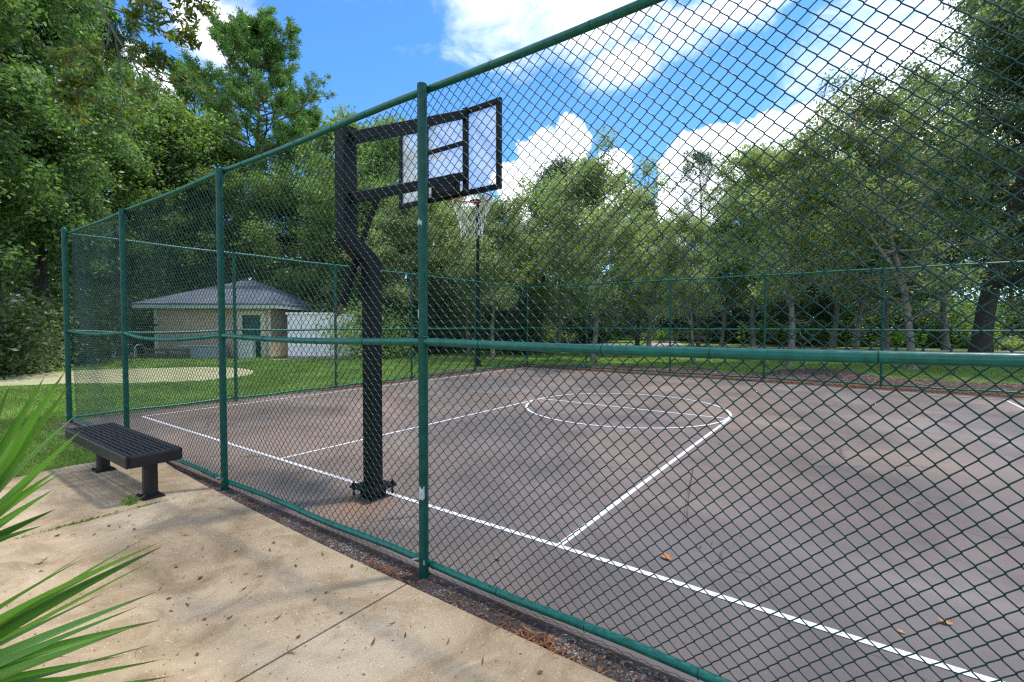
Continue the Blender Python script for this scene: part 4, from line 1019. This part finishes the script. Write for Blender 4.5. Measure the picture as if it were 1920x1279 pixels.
# road sign
pp = far(868, 37); sg = empty('road_sign', (pp[0], pp[1], ZG), yaw+.1); tag(sg, 'small green and white sign on a white post near the lamp pole', 'sign')
mb = MB(); mb.beam((0, 0, 0), (0, 0, 1.62), .11, .11, c=.01); mb.box(-.42, .42, -.03, .03, 1.52, 1.6); mb.build('post', 'white', sg)
mb = MB(); mb.box(-.58, .58, -.03, .03, 1.6, 1.98, c=.02); bd = mb.build('sign_board', 'signgreen', sg)
mb = MB(); mb.box(-.4, .42, -.036, -.028, 1.82, 1.88, c=.001); mb.box(-.3, .3, -.036, -.028, 1.7, 1.76, c=.001); mb.build('stripe', 'white', bd)
pp = far(1195, 46); wp = empty('marker_post', (pp[0], pp[1], ZG)); tag(wp, 'thin white marker post beside the brown drive', 'post')
mb = MB(); mb.tube([(0, 0, 0), (0, 0, 1.5)], .06, 8); mb.build('post', 'white', wp); mb = MB(); mb.lathe((0, 0, 1.5), [(.07, 0), (.07, .05), (.001, .1)], 8); mb.build('post_cap', 'white', wp)

# ------------------------------------------------------------------ grass, straw, chips, litter
def inpoly(P, poly):
    x, y = P[:, 0], P[:, 1]; r = np.zeros(len(P), bool); n = len(poly)
    for i in range(n):
        x1, y1 = poly[i][:2]; x2, y2 = poly[(i+1) % n][:2]
        c = ((y1 > y) != (y2 > y)) & (x < (x2-x1)*(y-y1)/((y2-y1)+1e-12)+x1); r ^= c
    return r
def blades(C, h, w, rg, lean=.5):
    n = len(C); a = rg.uniform(0, 6.28, n); d = np.stack([np.cos(a), np.sin(a), np.zeros(n)], 1)
    b = rg.uniform(0, 6.28, n); s = np.stack([np.cos(b), np.sin(b), np.zeros(n)], 1)
    hh = (h*rg.uniform(.5, 1.3, n))[:, None]; ww = (w*rg.uniform(.7, 1.3, n))[:, None]; ln = rg.uniform(0, lean*2, (n, 1))
    up = np.array([0, 0, 1.])
    mid = C+up*hh*.6+d*hh*ln*.35
    V = np.stack([C-s*ww*.5, C+s*ww*.5, mid+s*ww*.4, C+up*hh+d*hh*ln, mid-s*ww*.4], 1).reshape(-1, 3)
    return V, np.arange(5*n).reshape(-1, 5)
rg = np.random.default_rng(41)
def scatter(n, x0, x1, y0, y1): return np.stack([rg.uniform(x0, x1, n), rg.uniform(y0, y1, n), np.full(n, ZG)], 1)
pieces = []
def lawn(n, box, h, w, not_in=(), only=None):
    C = scatter(n, *box)
    ok = np.ones(len(C), bool)
    for q in not_in: ok &= ~inpoly(C, q)
    if only is not None: ok &= inpoly(C, only)
    C = C[ok]; V, F = blades(C, h*(.75+.5*np.sin(C[:, 0]*1.7)*np.sin(C[:, 1]*2.1)+.2), w, rg); pieces.append((V, F))
leftp = [tuple(p) for p in left]
court_poly = [(X0-.16, -.2), (X1+.3, -.2), (X1+.3, YD+.1), (X0-.16, YD+.1)]
pthp = [tuple(p) for p in pth]; mulp = [tuple(p) for p in mul]
lawn(60000, (-9.5, -3.9, -3.2, .6), .045, .009, (leftp, court_poly, [(-5.3, -.36), (0, -.36), (0, .1), (-5.3, .1)]))
lawn(50000, (-17, -8.3, -3.0, 4.5), .05, .014, (pthp, court_poly))
lawn(50000, (-19, -8.3, 4.5, 13), .05, .02, (pthp, court_poly, mulp))
lawn(40000, (-14, 8, 13.4, 23), .035, .022, (mulp, [p[:2] for p in rn]+[p[:2] for p in rf_[::-1]]))
lawn(25000, (-30, -15, -3, 16), .06, .03, (pthp, [p[:2] for p in ff]))
off = 0; VV = []; FF = []
for V, F in pieces: VV.append(V); FF.append(F+off); off += len(V)
tag(link('grass', npmesh('grass', np.concatenate(VV), np.concatenate(FF)), None, 'grass'), 'short bright green lawn grass', 'grass', None, 'stuff')
# weeds: tuft at the bench foot and in the joint
tf = gz(246, 944, .012)
mb = []
C = np.concatenate([np.array([tf[0], tf[1], .012])+rg.normal(size=(60, 3))*np.array([.035, .03, 0])])
V, F = blades(C, .065, .007, rg, .9)
tag(link('grass_tuft', npmesh('grass_tuft', V, F), None, 'grass'), 'green weed tuft at the near foot of the bench', 'weed')
ys = np.concatenate([rg.normal(-1.05, .12, 260), rg.normal(-.62, .06, 90), rg.uniform(-1.6, -.3, 80)])
C = np.stack([-2.76+rg.normal(size=len(ys))*.006, ys, np.zeros(len(ys))], 1); V, F = blades(C, .03, .006, rg, .9)
tag(link('weeds', npmesh('weeds', V, F), None, 'grass'), 'small green weeds growing in the slab joint by the bench', 'weeds', None, 'stuff')
# pine straw along the foot of the far fences, chips in mulch, debris in the grit strip
def sticks(C, l, w, rg, zs=.01):
    n = len(C); a = rg.uniform(0, 6.28, n); d = np.stack([np.cos(a), np.sin(a), rg.uniform(-.15, .25, n)], 1); s = np.stack([-np.sin(a), np.cos(a), np.zeros(n)], 1)
    l = (l*rg.uniform(.5, 1.4, n))[:, None]; w = (w*rg.uniform(.6, 1.4, n))[:, None]
    C = C+np.array([0, 0, 1])*rg.uniform(.002, zs, (n, 1))
    V = np.stack([C-d*l/2, C+s*w/2, C+d*l/2, C-s*w/2], 1).reshape(-1, 3); return V, np.arange(4*n).reshape(-1, 4)
n = 13000
C = np.stack([rg.uniform(X0+.05, X1+.3, n), YD-.12-np.abs(rg.normal(size=n))*.24, np.full(n, .004)], 1)
n2 = 3500; C2 = np.stack([X0+.0+np.abs(rg.normal(size=n2))*.1, YD-rg.uniform(0, 1, n2)**1.3*9, np.full(n2, .004)], 1)
V, F = sticks(np.concatenate([C, C2]), .14, .012, rg, .03)
tag(link('pine_straw', npmesh('pine_straw', V, F), None, 'straw'), 'rust orange pine straw heaped along the foot of the far fence', 'pine straw', None, 'stuff')
C = scatter(60000, -9.8, 8, 8.4, 22); C = C[inpoly(C, mulp) & ~inpoly(C, court_poly)]; C[:, 2] = ZG+.014
V, F = sticks(C, .07, .04, rg, .03)
tag(link('bark_chips', npmesh('bark_chips', V, F), None, 'chips'), 'brown and pale bark chips and dead leaves on the mulch bed', 'bark chips', None, 'stuff')
n = 900; xs = rg.uniform(-5, 2.3, n); C = np.stack([xs, rg.uniform(-.2, .03, n)-0*xs, np.full(n, -.012)], 1)
V, F = sticks(C, .035, .009, rg, .012); xs2 = np.concatenate([rg.normal(.95, .12, 120), rg.normal(-.25, .1, 60), rg.normal(-2.3, .15, 60)])
C = np.stack([xs2, rg.normal(-.12, .025, len(xs2)), np.full(len(xs2), -.01)], 1); V2, F2 = sticks(C, .1, .006, rg, .03)
tag(link('debris', npmesh('debris', np.concatenate([V, V2]), np.concatenate([F, F2+len(V)])), None, 'straw'), 'dead leaf bits and pine needles along the grit strip', 'debris', None, 'stuff')
V, F = sticks(np.stack([rg.uniform(-7.5, 4.5, 260), rg.uniform(.2, 11, 260), np.full(260, .004)], 1), .055, .007, rg, .008)
tag(link('litter', npmesh('litter', V, F), None, 'straw'), 'scattered pine needles and leaf bits on the court', 'litter', None, 'stuff')
n = 700
C = np.stack([rg.uniform(-2.7, 1.6, n), rg.uniform(-2.2, -.25, n), np.full(n, .017)], 1); V, F = sticks(C, .014, .005, rg, .003)
tag(link('crumbs', npmesh('crumbs', V, F), None, 'straw'), 'tiny leaf crumbs scattered over the concrete slab', 'crumbs', None, 'stuff')
# individual fallen leaves: a curled pointed blade with a midrib fold
def leaf_me(name, l, w, curl):
    V = []; F = []; N = 8
    for i in range(N+1):
        t = i/N; ww = w*math.sin(math.pi*min(1, t*.97+.03))**.8*(1-.25*t)
        z = .002+curl*(2*t-1)**2
        V += [((t-.5)*l, -ww, z+ww*.55), ((t-.5)*l, .1*ww, z), ((t-.5)*l, ww, z+ww*.7)]
    for i in range(N):
        a = i*3; F += [(a, a+1, a+4, a+3), (a+1, a+2, a+5, a+4)]
    return npmesh(name, np.array(V), np.array(F), True)
LM = [leaf_me('fallen_leaf', .05, .007, .008), leaf_me('fallen_leaf', .036, .011, .006), leaf_me('fallen_leaf', .06, .0045, .012)]
spots = [(243, 967), (205, 987), (225, 989), (250, 985), (252, 993), (137, 1003), (176, 1003), (108, 1005), (240, 1027), (348, 1004), (330, 1064), (85, 1049), (75, 1057), (77, 1071), (380, 1030), (441, 1035), (375, 1085), (345, 1083), (300, 1105), (316, 1123), (352, 1135), (320, 1146), (383, 1162), (457, 1105), (506, 1032), (513, 1018), (605, 1040), (555, 1062), (660, 1062), (460, 1077), (488, 1081), (370, 1228), (735, 1170), (760, 1192), (560, 1195), (545, 1225), (590, 1125), (640, 1150), (840, 1205), (700, 1205), (612, 1112), (520, 1160), (430, 1160), (1013, 1262), (905, 1240)]
lv = random.Random(3)
for i, (x, y) in enumerate(spots):
    p = gz(x, y, .018); o = bpy.data.objects.new('fallen_leaf', LM[i % 3]); COL.objects.link(o)
    if not LM[i % 3].materials: LM[i % 3].materials.append(MAT['leaf_dry'])
    o.location = tuple(p); o.rotation_euler = (lv.uniform(-.2, .2), lv.uniform(-.2, .2), lv.uniform(0, 6.28)); s = lv.uniform(.6, 1.15); o.scale = (s, s, s)
    tag(o, 'small curled red brown leaf fallen on the concrete slab', 'leaf', 'fallen leaves on the concrete')
OM = leaf_me('fallen_leaf', .085, .022, .016); OM.materials.append(MAT['leaf_orange'])
for (x, y, s, lab) in ((1250, 1047, 1.1, 'large orange dry leaf lying on the court inside the key'), (1772, 1168, .8, 'orange dry leaf lying outside the baseline on the court'), (1690, 1185, .45, 'tiny orange leaf lying near the baseline on the court'), (933, 1049, .6, 'dark brown leaf near the baseline by the taped fence post')):
    p = gz(x, y, .005); o = bpy.data.objects.new('fallen_leaf', OM); COL.objects.link(o); o.location = tuple(p); o.rotation_euler = (.15, .1, x); o.scale = (s, s, s)
    tag(o, lab, 'leaf', 'fallen leaves on the court')

for pts, lab in (([(1636, 95), (1618, 150), (1606, 220), (1604, 240)], 'long dead pine needles caught high in the fence mesh beside the young tree top'),
                 ([(1553, 150), (1540, 190), (1536, 240)], 'pair of dead pine needles hanging in the mesh against blue sky'),
                 ([(1299, 880), (1290, 925), (1283, 985)], 'dead pine needles hanging in the mesh below the mid rail, inside the key')):
    d0 = ray(*pts[0]); o_ = empty('pine_needles', (0, 0, 0)); first = None
    P = []
    for x, y in pts:
        d = ray(x, y); P.append(CAM+d*((.092-CAM[1])/d[1]))
    o_.location = tuple(P[0]); tag(o_, lab, 'pine needles')
    for k, dx in enumerate((-.012, .006, .014)):
        mb = MB(); mb.tube([p-P[0]+np.array([dx*i/len(P), .002*k, 0]) for i, p in enumerate(P)], .0009, 5); mb.build('needle', 'leaf_dry', o_)
# ------------------------------------------------------------------ sky, sun
SD = Vector((.25, .37, 1)).normalized()
el = math.asin(SD.z); azr = math.atan2(SD.x, SD.y)
world = bpy.data.worlds.new('World'); scene.world = world; world.use_nodes = True
nt = world.node_tree; nt.nodes.clear()
def mth(op, a, b=None, c=None, clamp=False):
    n = nt.nodes.new('ShaderNodeMath'); n.operation = op; n.use_clamp = clamp
    for s, v in zip(n.inputs, (a, b, c)):
        if v is None: continue
        if isinstance(v, (int, float)): s.default_value = v
        else: nt.links.new(v, s)
    return n.outputs[0]
out = nt.nodes.new('ShaderNodeOutputWorld')
sky = nt.nodes.new('ShaderNodeTexSky'); sky.sky_type = 'NISHITA'; sky.sun_disc = False; sky.sun_elevation = el; sky.sun_rotation = azr
sky.air_density = 1.0; sky.dust_density = .3; sky.ozone_density = 2.2
tint = mixc(nt, 1.0, sky.outputs[0], (.45, .82, 1.16), 'MULTIPLY')
bg = nt.nodes.new('ShaderNodeBackground'); bg.inputs[1].default_value = .125; nt.links.new(tint, bg.inputs[0])
tc = nt.nodes.new('ShaderNodeTexCoord'); sp = nt.nodes.new('ShaderNodeSeparateXYZ'); nt.links.new(tc.outputs['Generated'], sp.inputs[0])
AZ = mth('MULTIPLY', mth('ARCTAN2', sp.outputs[0], sp.outputs[1]), 57.2958)     # compass angle, degrees
EL = mth('MULTIPLY', mth('ARCSINE', sp.outputs[2]), 57.2958)
def nz(scale, detail, rough, stretch=(1, 1, 1), dist=0):
    mp = nt.nodes.new('ShaderNodeMapping'); mp.inputs['Scale'].default_value = stretch; nt.links.new(tc.outputs['Generated'], mp.inputs[0])
    n = nt.nodes.new('ShaderNodeTexNoise'); n.inputs['Scale'].default_value = scale; n.inputs['Detail'].default_value = detail; n.inputs['Roughness'].default_value = rough; n.inputs['Distortion'].default_value = dist
    nt.links.new(mp.outputs[0], n.inputs['Vector']); return n.outputs['Fac']
def azel(px, py):
    d = ray(px, py); d = d/np.linalg.norm(d); return math.degrees(math.atan2(d[0], d[1])), math.degrees(math.asin(d[2]))
def ell(px0, py0, ra, rb, rot=0):
    a0, e0 = azel(px0, py0); c, s = math.cos(R(rot)), math.sin(R(rot))
    da = mth('MULTIPLY', mth('SUBTRACT', AZ, a0), math.cos(R(e0))); de = mth('SUBTRACT', EL, e0)
    u = mth('DIVIDE', mth('ADD', mth('MULTIPLY', da, c), mth('MULTIPLY', de, s)), ra); v = mth('DIVIDE', mth('SUBTRACT', mth('MULTIPLY', de, c), mth('MULTIPLY', da, s)), rb)
    return mth('SUBTRACT', 1, mth('SQRT', mth('ADD', mth('MULTIPLY', u, u), mth('MULTIPLY', v, v))))
def maxall(L):
    r = L[0]
    for x in L[1:]: r = mth('MAXIMUM', r, x)
    return r
def smooth(v, a, b):
    n = nt.nodes.new('ShaderNodeMapRange'); n.interpolation_type = 'SMOOTHSTEP'; nt.links.new(v, n.inputs[0]); n.inputs[1].default_value = a; n.inputs[2].default_value = b
    return n.outputs[0]
nzc = mth('MULTIPLY', mth('SUBTRACT', nz(22, 8, .6), .5), 1.1)
cum = maxall([ell(1030, 315, 4.4, 4.2), ell(1072, 268, 2.3, 2.9), ell(1150, 310, 2.2, 2.0), ell(970, 345, 3.2, 2.4), ell(1060, 380, 9, 3.5), ell(1345, 300, 5.6, 3.4, -4), ell(1450, 290, 8.5, 4.2, 12), ell(1560, 270, 8, 4.2, 14), ell(1290, 390, 4.5, 4.5), ell(1700, 330, 12, 6), ell(850, 420, 5, 4), ell(385, 40, 2.6, 2.4), ell(120, 150, 9, 5)])
mc = smooth(mth('ADD', cum, nzc), .0, .16)
nzw = mth('MULTIPLY', mth('SUBTRACT', nz(7, 8, .62, (1, 1, 1.6), .6), .5), 1.9)
cir = maxall([ell(1130, 30, 17, 5.2, 8), ell(1330, 20, 12, 3.6, 12), ell(930, -10, 9, 4, 4), ell(1180, 110, 7, 3, 10), ell(1800, 60, 13, 9), ell(1900, 150, 10, 8), ell(410, 50, 5, 4, 30), ell(700, -200, 20, 8)])
mw = mth('MULTIPLY', smooth(mth('ADD', cir, nzw), .02, 1.0), .8)
# unseen clouds added overhead and off view, as fill light for shaded fronts
away = mth('MAXIMUM', smooth(mth('ABSOLUTE', mth('ADD', AZ, math.degrees(yaw))), 62, 80), smooth(EL, 42, 54))
fill_clouds = mth('MULTIPLY', smooth(nz(2.6, 7, .6, (1, 1, 2)), .44, .6), away)
lowhaze = mth('MULTIPLY', smooth(EL, 12, -2), .5)
mask = mth('MAXIMUM', mth('MAXIMUM', mc, mw), mth('MAXIMUM', fill_clouds, lowhaze))
shade = mixc(nt, smooth(nz(9, 6, .6), .35, .7), (.72, .77, .86), (1.0, 1.0, 1.0))
bgc = nt.nodes.new('ShaderNodeBackground'); bgc.inputs[1].default_value = 1.25; nt.links.new(shade, bgc.inputs[0])
mxs = nt.nodes.new('ShaderNodeMixShader'); nt.links.new(mask, mxs.inputs[0]); nt.links.new(bg.outputs[0], mxs.inputs[1]); nt.links.new(bgc.outputs[0], mxs.inputs[2])
nt.links.new(mxs.outputs[0], out.inputs[0])

sun = bpy.data.lights.new('sun', 'SUN'); sun.energy = 2.1; sun.angle = R(4.5); sun.color = (1.0, .95, .86)
so = bpy.data.objects.new('sun', sun); COL.objects.link(so); so.rotation_euler = SD.to_track_quat('Z', 'Y').to_euler(); so.location = (0, 0, 30)

vs = scene.view_settings; vs.view_transform = 'Standard'; vs.look = 'None'; vs.exposure = 0.97; vs.gamma = 1
cy = scene.cycles
cy.max_bounces = 8; cy.transparent_max_bounces = 12; cy.diffuse_bounces = 3; cy.glossy_bounces = 3; cy.transmission_bounces = 4
cy.use_denoising = False; cy.filter_width = 1.3; cy.sample_clamp_indirect = 2; cy.caustics_reflective = False; cy.caustics_refractive = False
